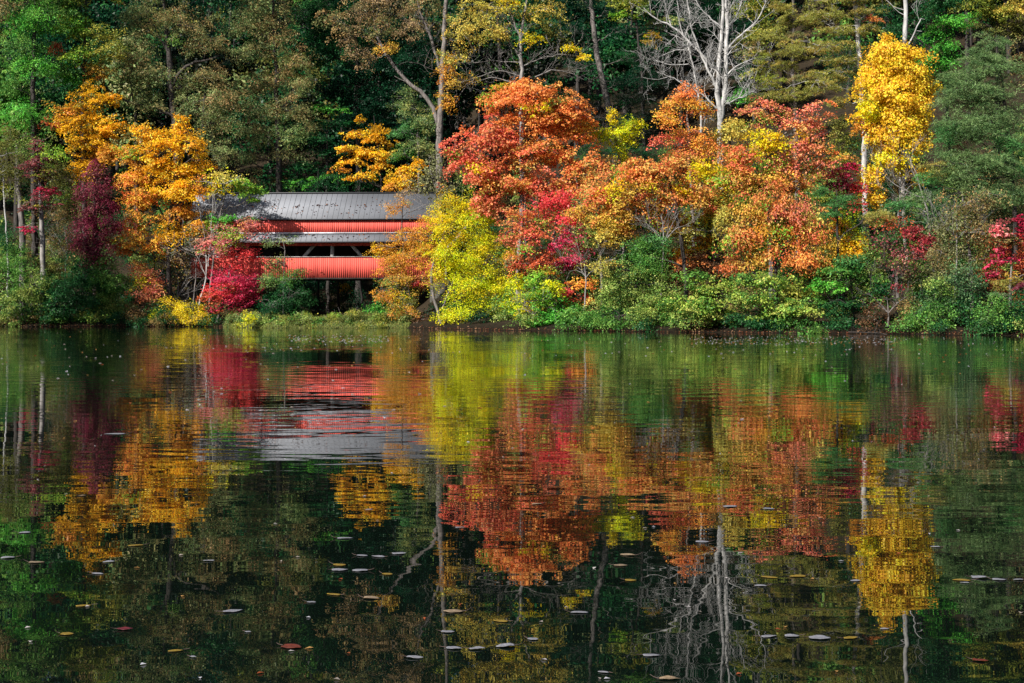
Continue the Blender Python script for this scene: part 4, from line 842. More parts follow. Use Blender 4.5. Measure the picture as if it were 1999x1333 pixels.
tree('oak_tree', 'greyish green oak flecked with orange, centre of the upper left hillside', 'tree', 143.0, 'oak', [(545, 400, .32), (545, 280, .30), (540, 150, .22), (535, 40, .12), (530, -60, .06)], 'dark',
     [(470, 40, 50, 34, 'oak', .8), (540, 60, 50, 34, 'oakb', .8), (500, 105, 54, 26, 'oak', .8), (580, 120, 46, 30, 'oakb', .8), (520, 160, 60, 26, 'oakb', .8), (600, 165, 36, 26, 'oak', .8), (500, 210, 50, 26, 'oak', .8), (570, 210, 46, 24, 'oakb', .8), (500, 260, 46, 24, 'oak', .9), (570, 265, 42, 24, 'palegreen', .7), (600, 240, 26, 20, 'oak', .7), (480, 305, 40, 18, 'oak', .7), (560, 300, 40, 16, 'oak', .7), (520, -10, 80, 40, 'oak', .8), (560, -80, 90, 40, 'oakb', .8), (470, -80, 60, 40, 'oak', .8)], G,
     limbs=[[(545, 290, .1), (530, 270, .06), (500, 260, .03)]])
tree('maple_tree', 'dark green maple above the golden beech', 'tree', 149.0, 'maple', [(700, 430, .30), (700, 280, .26), (698, 150, .2), (695, 40, .1)], 'dark',
     [(640, 60, 50, 34, 'dkgreen', .9), (620, 20, 50, 34, 'dgreen', .8), (680, 170, 50, 30, 'deep', .9), (740, 200, 56, 30, 'deep', .9), (700, 230, 50, 22, 'deep', .9), (780, 150, 44, 50, 'deep', .9), (770, 70, 50, 40, 'deep', .9), (720, 130, 50, 30, 'deep', .9), (640, 110, 40, 26, 'dkgreen', .8), (700, 60, 40, 30, 'dkgreen', .7), (820, 110, 40, 50, 'deep', .8), (700, -40, 90, 50, 'deep', .8), (800, -60, 80, 50, 'deep', .8)], G)
tree('maple_tree', 'small deep green maple in shade left of the golden beech', 'tree', 144.0, 'pads', [(640, 440, .16), (638, 340, .14), (640, 240, .06)], 'dark',
     [(640, 215, 44, 10, 'bright', .6), (655, 240, 40, 9, 'dkgreen', .9), (620, 275, 46, 9, 'dkgreen', .9), (650, 300, 46, 9, 'dkgreen', .8), (600, 325, 50, 10, 'dkgreen', .9), (640, 350, 50, 9, 'bright', .5), (580, 360, 46, 9, 'bright', .6), (560, 340, 40, 12, 'dgreen', .7), (520, 355, 40, 12, 'oakb', .5)], G)
tree('dogwood_tree', 'pale green speckled tree under the long bare limb', 'tree', 137.4, 'shrub', [(820, 430, .12), (818, 320, .10), (815, 220, .05)], 'grey',
     [(800, 215, 34, 22, 'palegreen', .7), (830, 245, 34, 24, 'palegreen', .7), (790, 255, 30, 20, 'pinegreen', .7), (820, 285, 36, 18, 'palegreen', .7), (845, 215, 22, 20, 'olivegreen', .5), (805, 180, 26, 14, 'palegreen', .5), (790, 300, 30, 14, 'green', .6)], G)
tree('hemlock_tree', 'dark hemlock with a thick leaning trunk right of the orange maple', 'tree', 141.5, 'pine', [(1204, 360, .36), (1196, 250, .34), (1182, 180, .32), (1168, 120, .28), (1158, 50, .24), (1152, -30, .18), (1150, -110, .1)], 'grey',
     [(1215, 60, 46, 14, 'deep', .9), (1120, 60, 36, 20, 'deep', .9), (1230, 110, 46, 16, 'dkgreen', .9), (1130, 130, 34, 18, 'deep', .9), (1225, 160, 50, 16, 'deep', .9), (1140, 190, 34, 16, 'dkgreen', .8), (1235, 200, 46, 14, 'dkgreen', .9), (1225, 240, 50, 14, 'deep', .9), (1240, 280, 46, 16, 'dkgreen', .8), (1145, 240, 30, 14, 'deep', .8), (1210, 10, 50, 20, 'deep', .9), (1130, 0, 46, 22, 'deep', .9), (1170, -60, 80, 30, 'deep', .9), (1190, -120, 80, 34, 'deep', .9), (1150, 290, 30, 14, 'dkgreen', .7)], G)
tree('maple_tree', 'bright olive green maple bough at the top edge left of the bare white tree', 'tree', 133.5, 'pads', [(1262, 330, .16), (1255, 150, .12), (1240, 20, .08), (1235, -60, .04)], 'dark',
     [(1230, 8, 36, 12, 'oliveg', 1.0), (1215, 28, 26, 9, 'lime', .9), (1262, 22, 28, 10, 'palegreen', .8), (1240, -20, 40, 14, 'oliveg', .9), (1240, -60, 46, 18, 'green', .9), (1300, 40, 34, 14, 'palegreen', .5)], G)
tree('hemlock_tree', 'hemlock with shade coloured, nearly black leaves right behind the bare white tree', 'tree', 152.0, 'pine', [(1330, 330, .30), (1332, 200, .26), (1330, 60, .2), (1328, -60, .1)], 'dark',
     [(1300, 60, 50, 24, 'vdark', .9), (1370, 40, 50, 26, 'deep', .9), (1330, 110, 60, 22, 'vdark', .9), (1390, 90, 44, 24, 'vdark', .9), (1300, 160, 60, 20, 'vdark', .7), (1440, 60, 40, 30, 'deep', .8), (1350, 0, 80, 26, 'deep', .9), (1340, -60, 80, 34, 'deep', .9), (1450, 150, 34, 30, 'dkgreen', .8), (1420, -40, 60, 34, 'deep', .8)], G)  # the shaded gap behind the bare tree is put into these leaves
tree('maple_tree', 'olive yellow maple seen between the bare white tree and the brown pine', 'tree', 138.0, 'maple', [(1475, 380, .2), (1472, 200, .16), (1470, 40, .08)], 'dark',
     [(1465, 20, 40, 20, 'oliveg', .8), (1485, 60, 34, 18, 'oliveg', .8), (1470, 100, 34, 16, 'oakb', .7), (1450, 80, 26, 12, 'olive', .7), (1485, 140, 30, 18, 'oliveg', .7), (1480, -30, 50, 30, 'oliveg', .8), (1265, 75, 26, 14, 'ochre', .4, 6), (1450, 190, 30, 16, 'bright', .6)], G)
tree('maple_tree', 'vivid green maple right of the golden tree top', 'tree', 121.5, 'maple', [(1855, 330, .22), (1850, 200, .18), (1848, 80, .12), (1850, 0, .06)], 'dark',
     [(1830, 60, 36, 20, 'bright', .9), (1860, 40, 40, 20, 'bright', .9), (1845, 95, 36, 18, 'bright', .9), (1820, 120, 34, 18, 'bright', .9), (1860, 130, 30, 16, 'bright', .8), (1825, 150, 30, 14, 'green', .9), (1810, 30, 30, 16, 'dgreen', .8), (1850, 0, 46, 18, 'dgreen', .9), (1850, -50, 60, 30, 'dgreen', .9), (1750, 60, 24, 20, 'dgreen', .8)], G)
tree('maple_tree', 'olive gold maple in the top right corner', 'tree', 129.0, 'maple', [(1950, 330, .26), (1948, 150, .2), (1946, 20, .1)], 'dark',
     [(1900, 10, 40, 16, 'oliveg', .9), (1950, 30, 50, 16, 'oliveg', .8), (1920, 48, 40, 14, 'olive', .8), (1985, 15, 36, 24, 'yelolive', .7), (1970, 60, 40, 18, 'olive', .8), (1940, -30, 80, 26, 'oliveg', .9), (1930, -90, 80, 40, 'green', .9), (1995, 130, 20, 60, 'oakb', .5)], G)
tree('hemlock_tree', 'shadowy green tree behind the whitish trunks, between pine and vivid maple', 'tree', 134.0, 'oak', [(1735, 380, .26), (1738, 200, .2), (1730, 30, .1)], 'dark',
     [(1735, 30, 40, 24, 'dkgreen', .9), (1755, 60, 34, 20, 'dgreen', .8), (1730, 90, 34, 24, 'dkgreen', .9), (1790, 90, 30, 34, 'deep', .8), (1740, -30, 60, 34, 'olive', .9), (1740, -100, 80, 40, 'green', .9), (1640, 120, 40, 60, 'dkgreen', .8), (1700, 180, 30, 60, 'dkgreen', .7), (1800, 0, 34, 34, 'dkgreen', .8)], G)
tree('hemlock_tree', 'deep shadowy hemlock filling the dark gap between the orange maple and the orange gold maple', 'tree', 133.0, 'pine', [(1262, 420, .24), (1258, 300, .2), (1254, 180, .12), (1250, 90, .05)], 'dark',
     [(1250, 110, 30, 18, 'vdark', .9), (1262, 150, 44, 20, 'deep', .9), (1235, 190, 44, 18, 'vdark', .9), (1275, 215, 50, 20, 'vdark', .9), (1225, 240, 50, 18, 'deep', .9), (1270, 270, 60, 20, 'vdark', .9), (1230, 300, 60, 20, 'dkgreen', .9), (1160, 300, 44, 18, 'dkgreen', .8), (1130, 330, 30, 20, 'dkgreen', .7), (1150, 230, 24, 16, 'deep', .7)], G)  # added as darkness: shade of the gap is put into its leaves
tree('pine_tree', 'feathery light green young pine at the foot of the tall golden tree', 'tree', 97.2, 'pine', [(1752, 560, .10), (1754, 470, .08), (1758, 380, .04)], 'grey',
     [(1715, 425, 40, 14, 'pineolive', 1.0), (1765, 400, 40, 14, 'pinegreen', .8), (1800, 425, 34, 18, 'pinegrey', .9), (1740, 450, 30, 12, 'pinegreen', .6), (1795, 380, 30, 14, 'pinegrey', .8), (1810, 350, 26, 14, 'pinegreen', .7), (1768, 455, 30, 24, 'pinegreen', .9), (1765, 500, 30, 30, 'olivegreen', .9), (1790, 535, 34, 18, 'pinegrey', .7), (1815, 540, 30, 24, 'greyolive', .7)])
tree('maple_tree', 'light olive and orange maple around the foot of the bare white tree', 'tree', 114.0, 'maple', [(1430, 430, .14), (1428, 340, .12), (1425, 270, .06)], 'dark',
     [(1420, 262, 36, 18, 'yelolive', .9), (1400, 290, 40, 18, 'orangeg', .8), (1445, 300, 40, 22, 'yelgold', .8), (1410, 330, 50, 24, 'ochre', .9), (1640, 245, 40, 24, 'pineolive', .8), (1650, 285, 40, 22, 'oliveg', .8), (1640, 320, 40, 22, 'ochre', .7), (1600, 380, 46, 26, 'oliveg', .7), (1500, 400, 60, 26, 'oliveg', .7), (1412, 365, 34, 26, 'ochre', .9), (1408, 400, 34, 26, 'yelgold', .8), (1690, 395, 24, 22, 'yelgold', .8)])
tree('oak_tree', 'bronze and olive oak crown low on the right, behind the vine tangle', 'tree', 99.5, 'oak', [(1950, 560, .16), (1952, 450, .14), (1950, 380, .08)], 'grey',
     [(1960, 400, 50, 26, 'pinegrey', .9), (1990, 430, 34, 30, 'oakb', .8), (1930, 350, 40, 20, 'pinegreen', .8), (1985, 370, 34, 24, 'pinegrey', .9), (1925, 430, 30, 24, 'vine', .7), (1960, 470, 50, 20, 'olive', .8), (1985, 515, 34, 20, 'oakb', .7), (1930, 395, 20, 10, 'salmon', .6)])
tree('maple_tree', 'loose ochre and salmon maple between the big orange maple and the olive green bush', 'tree', 106.8, 'maple', [(1175, 560, .12), (1172, 470, .10), (1170, 400, .06)], 'grey',
     [(1165, 375, 46, 22, 'salmon', .8), (1200, 345, 40, 20, 'salmon', .7), (1150, 415, 44, 22, 'ochre', .7), (1210, 400, 44, 22, 'salmon', .8), (1180, 440, 44, 20, 'yelolive', .7), (1150, 465, 30, 22, 'olivegreen', .6), (1220, 450, 40, 20, 'ochre', .6), (1300, 430, 40, 24, 'ochre', .7), (1330, 450, 34, 20, 'yelolive', .6)])
for i_, (px, py, h_, w_, Yb, lb) in enumerate((
        (1145, 545, 50, 1, 105.0, 'bare pale twiggy shrub above the orange low shrub'),
        (1042, 620, 50, 1, 106.0, 'bare grey twigs between the yellow green tree and the fresh green shrub'),
        (1295, 480, 90, 1, 103.8, 'grey tangle of bare hanging twigs above the olive green bush'),
        (1735, 615, 60, 1, 94.0, 'dead grey branches reaching over the black hollow'),
        (345, 590, 110, 1, 126.8, 'leafless grey brush behind the yellow bush'),
        (130, 500, 80, 1, 128.5, 'leafless brush right of the pale trunk with pink maroon leaves'),
        (1870, 470, 70, 1, 92.9, 'bare vines arching down over the blue green bush'))):
    x_ = px
    tree('bare_shrub', lb, 'shrub', Yb, 'sparse', [(x_, py, .05), (x_ + 3, py - h_ * .4, .035), (x_ - 4, py - h_ * .7, .015)], 'pale' if i_ != 3 else 'grey', [],
         limbs=[[(x_, py - 4, .035), (x_ + sx * h_ * .25, py - h_ * (.35 + .1 * abs(sx)), .022), (x_ + sx * h_ * .55, py - h_ * rng.uniform(.3, .8), .01)] for sx in (-1.2, -.7, .6, 1.1)], bare=.9)
# slim trunks under the bridge, its darkness put into their bark
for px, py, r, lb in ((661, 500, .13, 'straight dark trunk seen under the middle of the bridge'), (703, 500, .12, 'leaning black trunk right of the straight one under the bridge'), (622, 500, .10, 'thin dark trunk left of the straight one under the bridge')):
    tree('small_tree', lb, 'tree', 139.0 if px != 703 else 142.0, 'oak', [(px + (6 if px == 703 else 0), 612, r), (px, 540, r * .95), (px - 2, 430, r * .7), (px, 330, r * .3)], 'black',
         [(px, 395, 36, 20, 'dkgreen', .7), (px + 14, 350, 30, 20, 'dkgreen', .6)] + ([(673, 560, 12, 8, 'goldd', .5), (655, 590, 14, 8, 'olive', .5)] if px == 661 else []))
for px, lb in ((318, 'grey pole thin sapling stem right of the salmon sapling'), (300, 'thinnest dark sapling stem under the golden orange maple'), (348, 'brown sapling stem behind the yellow bush')):
    tree('sapling', lb, 'young tree', 127.5, 'sparse', [(px, 610, .06), (px + rng.uniform(-4, 4), 540, .05), (px + rng.uniform(-10, 10), 470, .02)], 'grey' if px == 318 else 'dark',
         [(px, 500, 24, 24, 'ochre', .5), (px + 10, 540, 22, 20, 'vine', .6)], bare=.3)
# tall trees on the bank just outside the left edge; they shade the left bank
for px, Yt, lb in ((-190, 112, 'tall green maple on the bank beyond the left edge, nearest the water'), (-330, 108, 'second tall green maple on the bank beyond the left edge')):
    tree('maple_tree', lb, 'tree', Yt, 'oak', [(px, 560, .3), (px, 300, .25), (px, 60, .1)], 'dark',
         [(px, 420, 110, 60, 'green', .8), (px + 10, 320, 120, 70, 'green', .8), (px, 210, 110, 70, 'green', .8), (px, 110, 80, 60, 'green', .8)], limb_n=4, scale_n=.6)

# ------------------------------------------------------------------ undergrowth, far wood, grass
def scatter_mass(name, label, cat, gen):
    lv = Leaves(); W = Wood(); gen(lv, W)
    root = tag(lv.build(name), label, cat, kind='stuff')
    if W.v: W.build('stem', BARK['dark'], root)
    return root

def gen_under(lv, W):
    pals = ['dkgreen', 'green', 'olivegreen', 'brown', 'vine', 'dgreen', 'deep', 'oakb', 'ochre', 'rust']
    y = 0
    for d0 in (.35, 1.5, 4.0, 7.0, 10.5, 14.5, 19, 24, 30, 37, 45):
        for x in np.arange(-62, 62, 2.3 + d0 * .04):
            X = x + rng.uniform(-1, 1); Y = float(shore(X)) + d0 + rng.uniform(-1, 1)
            if abs(X / Y) > .46 and d0 > 5: continue
            inlet = -24.2 < X < -7.0
            if d0 < 2 and -7.5 < X < 1.0: continue
            if d0 < 1 and (inlet or rng.random() < .15 or 20.5 < X < 24.0): continue
            if inlet and Y < 137: continue
            if BX0 - 1.0 < X < BX1 + 1.0 and BY - 1.5 < Y < BY + 8: continue
            r = np.array([rng.uniform(.9, 1.7), 1.0, rng.uniform(.6, 1.3) * (1 + (0.6 if d0 > 8 else 0) + (1.1 if d0 > 13 else 0))])
            if X > 3 and 8 < d0 < 30: r = r * np.array([1.15, 1, 1.5])
            c = np.array([X, Y, float(ground(X, Y)) + r[2] * (.7 if d0 > 1 else .5)])
            if d0 < 1: r = r * np.array([.8, .6, .6])
            w = ([.1, .5, .1, .03, .08, .16, 0, 0, .03, 0] if d0 < 2 else [.24, .16, .14, .10, .1, .12, .08, .04, .01, .01]) if not inlet else [.25, 0, 0, 0, 0, 0, .75, 0, 0, 0]  # inlet shrubs take the darkest greens, standing in for shade at the bridge
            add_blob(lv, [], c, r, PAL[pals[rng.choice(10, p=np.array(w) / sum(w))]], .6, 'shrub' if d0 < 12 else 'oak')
scatter_mass('undergrowth', 'mixed green and brown undergrowth covering the wooded slope', 'undergrowth', gen_under)

def gen_wood(lv, W):
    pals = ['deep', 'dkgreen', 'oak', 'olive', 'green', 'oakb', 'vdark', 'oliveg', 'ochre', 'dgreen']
    Y = 158.0
    while Y < 400:
        st = 7.0 + (Y - 158) * .02
        for x in np.arange(-.44 * Y, .44 * Y, st):
            X = x + rng.uniform(-2.5, 2.5); YY = Y + rng.uniform(-3, 3); g = float(ground(X, YY))
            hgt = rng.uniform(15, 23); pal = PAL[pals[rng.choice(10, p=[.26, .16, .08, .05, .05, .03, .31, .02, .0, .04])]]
            W.tube(np.array([[X, YY, g - .3], [X + rng.normal() * .3, YY, g + hgt * .45], [X + rng.normal() * .6, YY, g + hgt * .9]]), [.32, .25, .05], 6)
            for q in range(4):
                c = np.array([X + rng.normal() * 1.4, YY + rng.normal() * 1.0, g + hgt * rng.uniform(.35, .95)])
                add_blob(lv, [], c, np.array([rng.uniform(2.8, 4.2), 2.6, rng.uniform(2.0, 3.2)]), pal, .42, 'far')
        Y += 9.0 + (Y - 158) * .03
scatter_mass('woodland', 'dense mixed wood climbing the hill behind the single trees', 'woodland', gen_wood)

# marsh grass strip along the inlet mouth
K = 26000
xs = rng.uniform(-24.5, -8.3, K); ysr = shore(xs) + rng.uniform(-.35, 4.5, K) ** 1.0
clump = .5 + .5 * np.sin(xs * 2.3 + 1) * np.sin(xs * .9 + ysr * .8) + rng.normal(size=K) * .12
hgt = np.clip(.2 + .62 * clump, .12, 1.0) * (.46 + .15 * (ysr - shore(xs))) * rng.uniform(.4, 1.2, K)
zs = np.maximum(ground(xs, ysr), -.05)
lv = Leaves()
for fr in (0.25, .6, .9):
    c = np.stack([xs + rng.normal(size=K) * .05, ysr + rng.normal(size=K) * .05, zs + hgt * fr], 1)
    t = np.stack([rng.normal(size=K) * .35, rng.normal(size=K) * .3, np.ones(K)], 1)
    nn = np.stack([rng.normal(size=K) * .6, -np.ones(K) * .6, np.ones(K) * .5 + rng.normal(size=K) * .3], 1)
    pl = np.array(PAL['marsh']); cc = pl[rng.integers(0, len(pl), K)] * rng.uniform(.7, 1.2, K)[:, None]
    yel = (clump > .75); cc[yel] = cc[yel] * np.array([1.25, 1.2, .7])
    sel = rng.random(K) < .8
    lv.add(c[sel], nn[sel], t[sel], (hgt * .45)[sel], rng.uniform(.04, .09, K)[sel], cc[sel] * ALB)
for _ in range(95):
    X = rng.uniform(-24, -8.5); Yq = float(shore(X)) + rng.uniform(.3, 4.2); hh = rng.uniform(.25, .5)
    add_blob(lv, [], np.array([X, Yq, float(ground(X, Yq)) + hh * .9]), np.array([rng.uniform(.3, .8), .4, hh]), PAL[['marsh', 'olivegreen', 'green', 'oliveg', 'yelolive', 'palegreen'][rng.choice(6, p=[.4, .2, .15, .1, .05, .1])]], .8, 'shrub')
tag(lv.build('marsh_grass'), 'strip of olive marsh grass and low plants at the inlet mouth below the bridge', 'marsh grass', kind='stuff')
for px, w_, pal, lb in ((485, 16, 'yelgreen', 'small yellow green plant clump in the marsh grass beside the crimson tree'), (590, 26, 'olivegreen', 'small olive green bush rising from the marsh grass, left of the middle'), (655, 14, 'lime', 'narrow bright green bush in the marsh grass below the bridge')):
    tree('bush', lb, 'bush', 117.6, 'shrub', [(px, 632, .03), (px, 618, .02)], 'grey', [(px, 624, w_, 11, pal, .9), (px + 4, 617, w_ * .6, 8, pal, .8)])

# fallen leaves along the waterline on the bank
K = 1700
xs = rng.uniform(-46, 36, K); d = rng.exponential(.22, K) + .02; ysr = shore(xs) + d
lv = Leaves(); c = np.stack([xs, ysr, ground(xs, ysr) + .03], 1)
pp = np.array(P((130, 75, 50), (110, 62, 45), (140, 105, 72), (86, 52, 42), (150, 115, 90), (70, 52, 44)))
lv.add(c, np.stack([rng.normal(size=K) * .4, rng.normal(size=K) * .4 - .3, np.ones(K)], 1), rng.normal(size=(K, 3)), rng.uniform(.08, .17, K), rng.uniform(.06, .12, K), pp[rng.integers(0, 6, K)])
tag(lv.build('bank_leaf_litter'), 'rusty fallen leaves lying along the waterline of the bank', 'fallen leaves', kind='stuff')
# tiny leaves floating in drifts
lv = Leaves(); cs = []
for px0, px1, py0, py1, k in ((560, 760, 654, 668, 260), (380, 900, 648, 690, 120), (1350, 1760, 656, 672, 420), (1000, 1999, 655, 700, 160), (0, 400, 645, 720, 45), (100, 700, 700, 860, 60), (700, 1999, 690, 900, 60), (0, 1999, 860, 1333, 70)):
    px = rng.uniform(px0, px1, k); py = rng.uniform(py0, py1, k)
    Yd = CH * F / (py - HZ); cs.append(np.stack([(px - 1000) / F * Yd, Yd, np.full(k, .004)], 1))
cs = np.concatenate(cs); ok = cs[:, 1] < shore(cs[:, 0]) - .3; cs = cs[ok]; K = len(cs)
pp = np.array(P((175, 168, 168), (160, 148, 140), (170, 125, 70), (150, 75, 45), (190, 190, 200)))
sz = np.where(cs[:, 1] < 22, .4, 1.0)
lv.add(cs, np.stack([rng.normal(size=K) * .08, rng.normal(size=K) * .08, np.ones(K)], 1), rng.normal(size=(K, 3)), rng.uniform(.06, .13, K) * sz, rng.uniform(.04, .08, K) * sz, pp[rng.integers(0, 5, K)])
tag(lv.build('floating_leaf_litter'), 'tiny leaves and flecks drifting on the lake surface', 'fallen leaves', kind='stuff')

# driftwood at the water's edge
for px, py, w_, lb in ((1085, 640, 60, 'tangle of grey roots at the waterline under the fresh green shrub'), (1705, 652, 90, 'dead grey branch lying in the shallows before the black hollow'), (1180, 643, 40, 'short dark stick poking out of the water by the olive green bush'), (905, 642, 46, 'fallen grey bough at the water below the yellow green tree')):
    Yd = CH * F / (py - HZ); W = Wood(); L_ = w_ / F * Yd
    base = np.array([(px - 1000) / F * Yd, Yd, 0.0]); root = empty('driftwood', tuple(base)); tag(root, lb, 'driftwood')
    pth = np.array([[-L_ * .5, .5, .12], [-L_ * .2, .1, .10 + rng.uniform(0, .15)], [L_ * .15, -.1, .06], [L_ * .5, -.35, -.12]]); pth, rr_ = smooth_path(pth, np.array([.035, .03, .022, .01]), .2)
    W.tube(pth, rr_, 6)
    for _ in range(6):
        twigs(W, pth[rng.integers(1, len(pth) - 1)], np.array([rng.normal(), rng.normal() * .5, abs(rng.normal()) * .8]), rng.uniform(.4, 1.1), .022, 1, .8, .2, 3)
    W.build('branch', BARK['dark'], root)

# ------------------------------------------------------------------ single floating leaves in the foreground
FL = {
    'p': principled_mat('pale_leaf_back', (0.15, 0.15, 0.17), 0.5, noise=((30, 30, 30), 0.7, 1.15), bump=(45, .5, .01), spec=.5),
    'y': principled_mat('yellow_leaf', tuple(.8 * lin((127, 104, 26))), 0.5, noise=((30, 30, 30), 0.6, 1.15), bump=(45, .5, .01), spec=.4),
    'o': principled_mat('rusty_leaf', tuple(.6 * lin((111, 46, 19))), 0.5, noise=((30, 30, 30), 0.6, 1.2), bump=(45, .5, .01), spec=.4),
    'd': principled_mat('dark_wine_leaf', tuple(lin((80, 24, 28))), 0.5, noise=((30, 30, 30), 0.6, 1.2), bump=(45, .5, .01), spec=.4),
    't': principled_mat('tan_leaf', tuple(lin((114, 98, 78))), 0.5, noise=((30, 30, 30), 0.6, 1.2), bump=(45, .5, .01), spec=.4),
}
STEMM = principled_mat('leaf_stem', (0.06, 0.04, 0.035), .7)
def floating_leaf(px, py, wpx, kind, label, curl=1.0, lobes=0, group=None):
    Yd = CH * F / (py - HZ); x, y = (px - 1000) / F * Yd, Yd
    L = wpx / F * Yd * .74
    ang = rng.uniform(-.5, .5) + (math.pi if rng.random() < .5 else 0)
    root = empty('floating_leaf', (x, y, .003), ang); tag(root, label, 'leaf', group)
    nr, na = 5, 28
    V = [(0, 0, 0)]; Fc = []
    wid = rng.uniform(.34, .62); ph = rng.uniform(0, 6.28, 3)
    for i in range(1, nr + 1):
        for j in range(na):
            a_ = j / na * 2 * math.pi
            rr = (.5 * (1 - .10 * math.cos(2 * a_))) * (1 + (.22 * abs(math.cos(2.5 * a_)) ** .6 - .12 if lobes else .05 * math.cos(3 * a_ + ph[0]) + .03 * math.cos(7 * a_ + ph[1])))
            s_ = i / nr
            X_ = math.cos(a_) * rr * L * s_ * (1.0 + .12 * math.cos(a_)); Y_ = math.sin(a_) * rr * L * s_ * wid
            e_ = abs(math.sin(a_)) * s_
            Z_ = L * curl * (.07 * e_ ** 2 * (1 + .6 * math.sin(3 * a_ + ph[1])) + .035 * s_ ** 3 * (1 + math.sin(2 * a_ + ph[2])) + .012 * math.sin(9 * a_ + 6 * s_)) * .30
            V.append((X_, Y_, max(Z_, 0.0)))
    for j in range(na): Fc.append((0, 1 + j, 1 + (j + 1) % na))
    for i in range(nr - 1):
        for j in range(na):
            a0 = 1 + i * na + j; a1 = 1 + i * na + (j + 1) % na
            Fc.append((a0, a0 + na, a1 + na, a1))
    bl = link_mesh('blade', V, Fc, FL[kind], root, smooth=True, uniform=False)
    mod = bl.modifiers.new('thickness', 'SOLIDIFY'); mod.thickness = .0012; mod.offset = 1
    W = Wood(); s0 = np.array([-L * .42, 0, .004]); s1 = np.array([-L * .62, L * rng.uniform(-.1, .1), L * .05]); s2 = np.array([-L * .78, L * rng.uniform(-.25, .25), L * rng.uniform(.06, .2)])
    W.tube(bez(s0, s1, s2, 6), np.linspace(.0022, .0012, 6), 5); W.build('stem', STEMM, root)
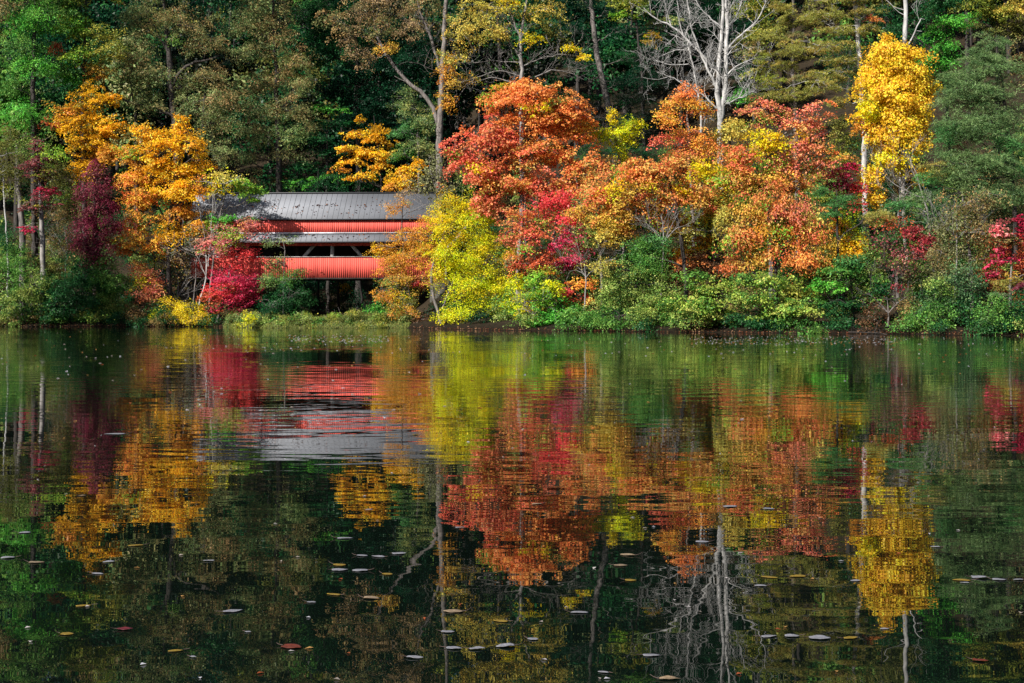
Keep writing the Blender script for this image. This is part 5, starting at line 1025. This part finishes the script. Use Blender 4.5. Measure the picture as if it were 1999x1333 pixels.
FLEAVES = [
    (18, 1089, 40, 'p', 'pale grey leaf cut by the left edge of the picture, below the golden reflection', 1.2, 0),
    (48, 1040, 34, 'p', 'small flat pale leaf above the one at the left edge', .6, 0),
    (70, 1098, 44, 't', 'thin tan leaf right of the pale leaf at the left edge', .5, 0),
    (215, 1097, 34, 'p', 'small silvery leaf under the golden orange reflection', 1.0, 0),
    (190, 1120, 40, 'p', 'flat silvery leaf just below the small silvery one', .5, 0),
    (268, 1065, 44, 'y', 'dull yellow leaf low on the golden orange reflection', .4, 0),
    (407, 1095, 34, 'p', 'lone white leaf on the black water below the golden orange reflection', 1.0, 0),
    (130, 1238, 40, 'y', 'yellow leaf in the lower left corner area', .5, 0),
    (165, 1183, 44, 'y', 'olive yellow leaf above the yellow one at the lower left', .4, 0),
    (242, 1229, 44, 'd', 'dark wine red leaf with a raised back at the lower left', 2.2, 1),
    (345, 1271, 44, 'y', 'dim yellow leaf right of the wine red leaf near the bottom', .5, 0),
    (377, 1283, 22, 'p', 'tiny curled pale leaf near the bottom left, beside the dim yellow leaf', 1.5, 1),
    (452, 1194, 56, 'p', 'broad pale leaf with a lifted stem, alone on the dark green reflection', 1.1, 1),
    (484, 1234, 20, 'p', 'very small pale leaf below the broad pale leaf with the lifted stem', 1.0, 0),
    (568, 1263, 60, 'o', 'rusty orange long leaf near the bottom, left of the middle', 1.0, 1),
    (607, 1176, 28, 'p', 'small pale leaf right of the broad pale leaf with the lifted stem', .8, 0),
    (672, 1051, 46, 'p', 'thin pale leaf under the yellow beech reflection', .6, 0),
    (662, 1103, 40, 'y', 'yellow leaf directly above the long white ragged leaves', .5, 0),
    (662, 1113, 46, 'p', 'left one of two ragged white leaves floating end to end', .9, 1),
    (706, 1114, 44, 'p', 'right one of two ragged white leaves floating end to end', .9, 1),
    (706, 1085, 34, 'p', 'left leaf of the row of three pale leaves near the middle', .8, 0),
    (740, 1087, 44, 'p', 'middle leaf of the row of three pale leaves near the middle', .8, 0),
    (778, 1081, 40, 'p', 'right leaf of the row of three pale leaves near the middle', 1.0, 1),
    (756, 1121, 34, 'y', 'thin yellow leaf right of the two ragged white leaves', .4, 0),
    (723, 1168, 46, 't', 'broad cream leaf with a small ridge, below the thin yellow leaf', 1.4, 0),
    (654, 1161, 46, 'y', 'faint olive leaf left of the broad cream leaf', .3, 0),
    (808, 1284, 48, 'p', 'spiky pale leaf with an upright stem near the bottom middle', 1.4, 1),
    (888, 1194, 56, 't', 'long pinkish tan leaf below the bright orange reflection', .8, 0),
    (873, 1234, 38, 'p', 'pointed pale leaf on the yellow olive reflection', 1.2, 1),
    (885, 1266, 48, 'p', 'pale leaf left of its crinkled partner with a dark stem between them', 1.0, 0),
    (930, 1267, 46, 'p', 'crinkled pale leaf right of the dark stem', 1.4, 1),
    (990, 1262, 54, 'p', 'thick white crinkled leaf, brightest at the bottom middle', 1.8, 1),
    (1040, 1248, 34, 'p', 'small grey leaf right of the brightest white leaf', .8, 0),
    (898, 1030, 30, 'p', 'small white leaf on the salmon reflection', .6, 0),
    (980, 1213, 46, 'y', 'flat yellow leaf above the brightest white leaf', .4, 0),
    (1228, 1084, 44, 't', 'tan leaf with a ridged back at the tip of the yellow green reflection', 1.3, 0),
    (1210, 1104, 38, 't', 'greyish tan leaf under the ridged tan leaf', .7, 0),
    (1230, 1133, 34, 'y', 'small yellow leaf on the black water below the two tan leaves', .5, 0),
    (1130, 1196, 52, 'p', 'thin pale leaf on the widest black part of the water', .5, 0),
    (1270, 1280, 50, 'p', 'pale green grey leaf left of the reflected bare tree, near the bottom', .6, 0),
    (1305, 1326, 60, 't', 'large tan leaf cut off at the bottom edge', 1.6, 1),
    (1180, 1313, 34, 'p', 'flat pale leaf near the bottom edge left of the large tan leaf', .6, 0),
    (1425, 989, 46, 'p', 'thin dark stemmed pale leaf on the orange reflection at mid distance', .6, 0),
    (1500, 993, 34, 'p', 'thin pale leaf right of the dark stemmed one at mid distance', .4, 0),
    (1373, 1058, 40, 'p', 'pale leaf beside the base of the reflected bare tree', .6, 0),
    (1487, 1144, 34, 'p', 'small white leaf right of the reflected bare tree trunks', .9, 1),
    (1500, 1127, 50, 'y', 'yellow leaf above the small white leaf right of the reflected trunks', .4, 0),
    (1560, 1125, 50, 'y', 'olive yellow leaf further right of the yellow one', .4, 0),
    (1500, 1243, 50, 'p', 'left leaf of a broken pale line left of the reflected golden tree', .6, 0),
    (1548, 1242, 44, 'p', 'middle leaf of the broken pale line, with dark stems', .8, 0),
    (1598, 1246, 60, 'p', 'right and longest leaf of the broken pale line', 1.0, 1),
    (1660, 1246, 50, 'y', 'tan yellow leaf crossing the reflected white pine trunk', .6, 0),
    (1672, 1134, 30, 'p', 'small bluish leaf on the left edge of the reflected golden tree', .7, 0),
    (1728, 1228, 26, 'p', 'small pale leaf right below the reflected golden tree', .6, 0),
    (1828, 1068, 28, 'p', 'small white leaf right of the reflected golden tree', .9, 0),
    (1880, 1133, 50, 'y', 'flat yellow leaf at the right beside the white forked leaf', .4, 0),
    (1885, 1138, 26, 'p', 'little pale leaf resting against the flat yellow leaf at the right', .8, 0),
    (1912, 1128, 50, 'p', 'white leaf with a raised forked stem at the right', 1.8, 1),
    (1950, 1132, 40, 'p', 'pale leaf right of the white forked one', 1.0, 0),
    (1990, 1132, 30, 'p', 'pale leaf at the right edge in line with the forked one', .8, 0),
    (1912, 1290, 42, 'o', 'orange brown leaf with a pale rim at the lower right', 2.0, 1),
    (812, 849, 20, 'y', 'dark yellow leaf standing out on the grey roof reflection', 2.0, 0),
    (780, 824, 9, 'o', 'little rusty leaf on the red bridge reflection', 2.0, 1),
    (838, 750, 8, 'o', 'tiny dark leaf at the left edge of the yellow green reflection', 2.0, 0),
    (622, 808, 9, 'o', 'tiny brown leaf on the dark stripe of the bridge reflection', 2.0, 0),
    (446, 740, 14, 't', 'round cream leaf on the crimson reflection', 2.0, 0),
    (160, 968, 20, 't', 'tan curled leaf on the dark water at the left, above the golden reflection tip', 2.0, 1),
    (720, 995, 22, 'p', 'white leaf on the yellow beech reflection', .8, 0),
    (228, 847, 60, 'p', 'long white sliver leaf left of the crimson reflection', .3, 0),
    (1050, 984, 30, 't', 'round dark tan leaf on the big orange reflection', .8, 0),
]
for q in FLEAVES:
    floating_leaf(q[0], q[1], q[2], q[3], q[4], q[5], q[6] or (q[3] in 'to'), 'fallen leaves floating one by one on the lake')
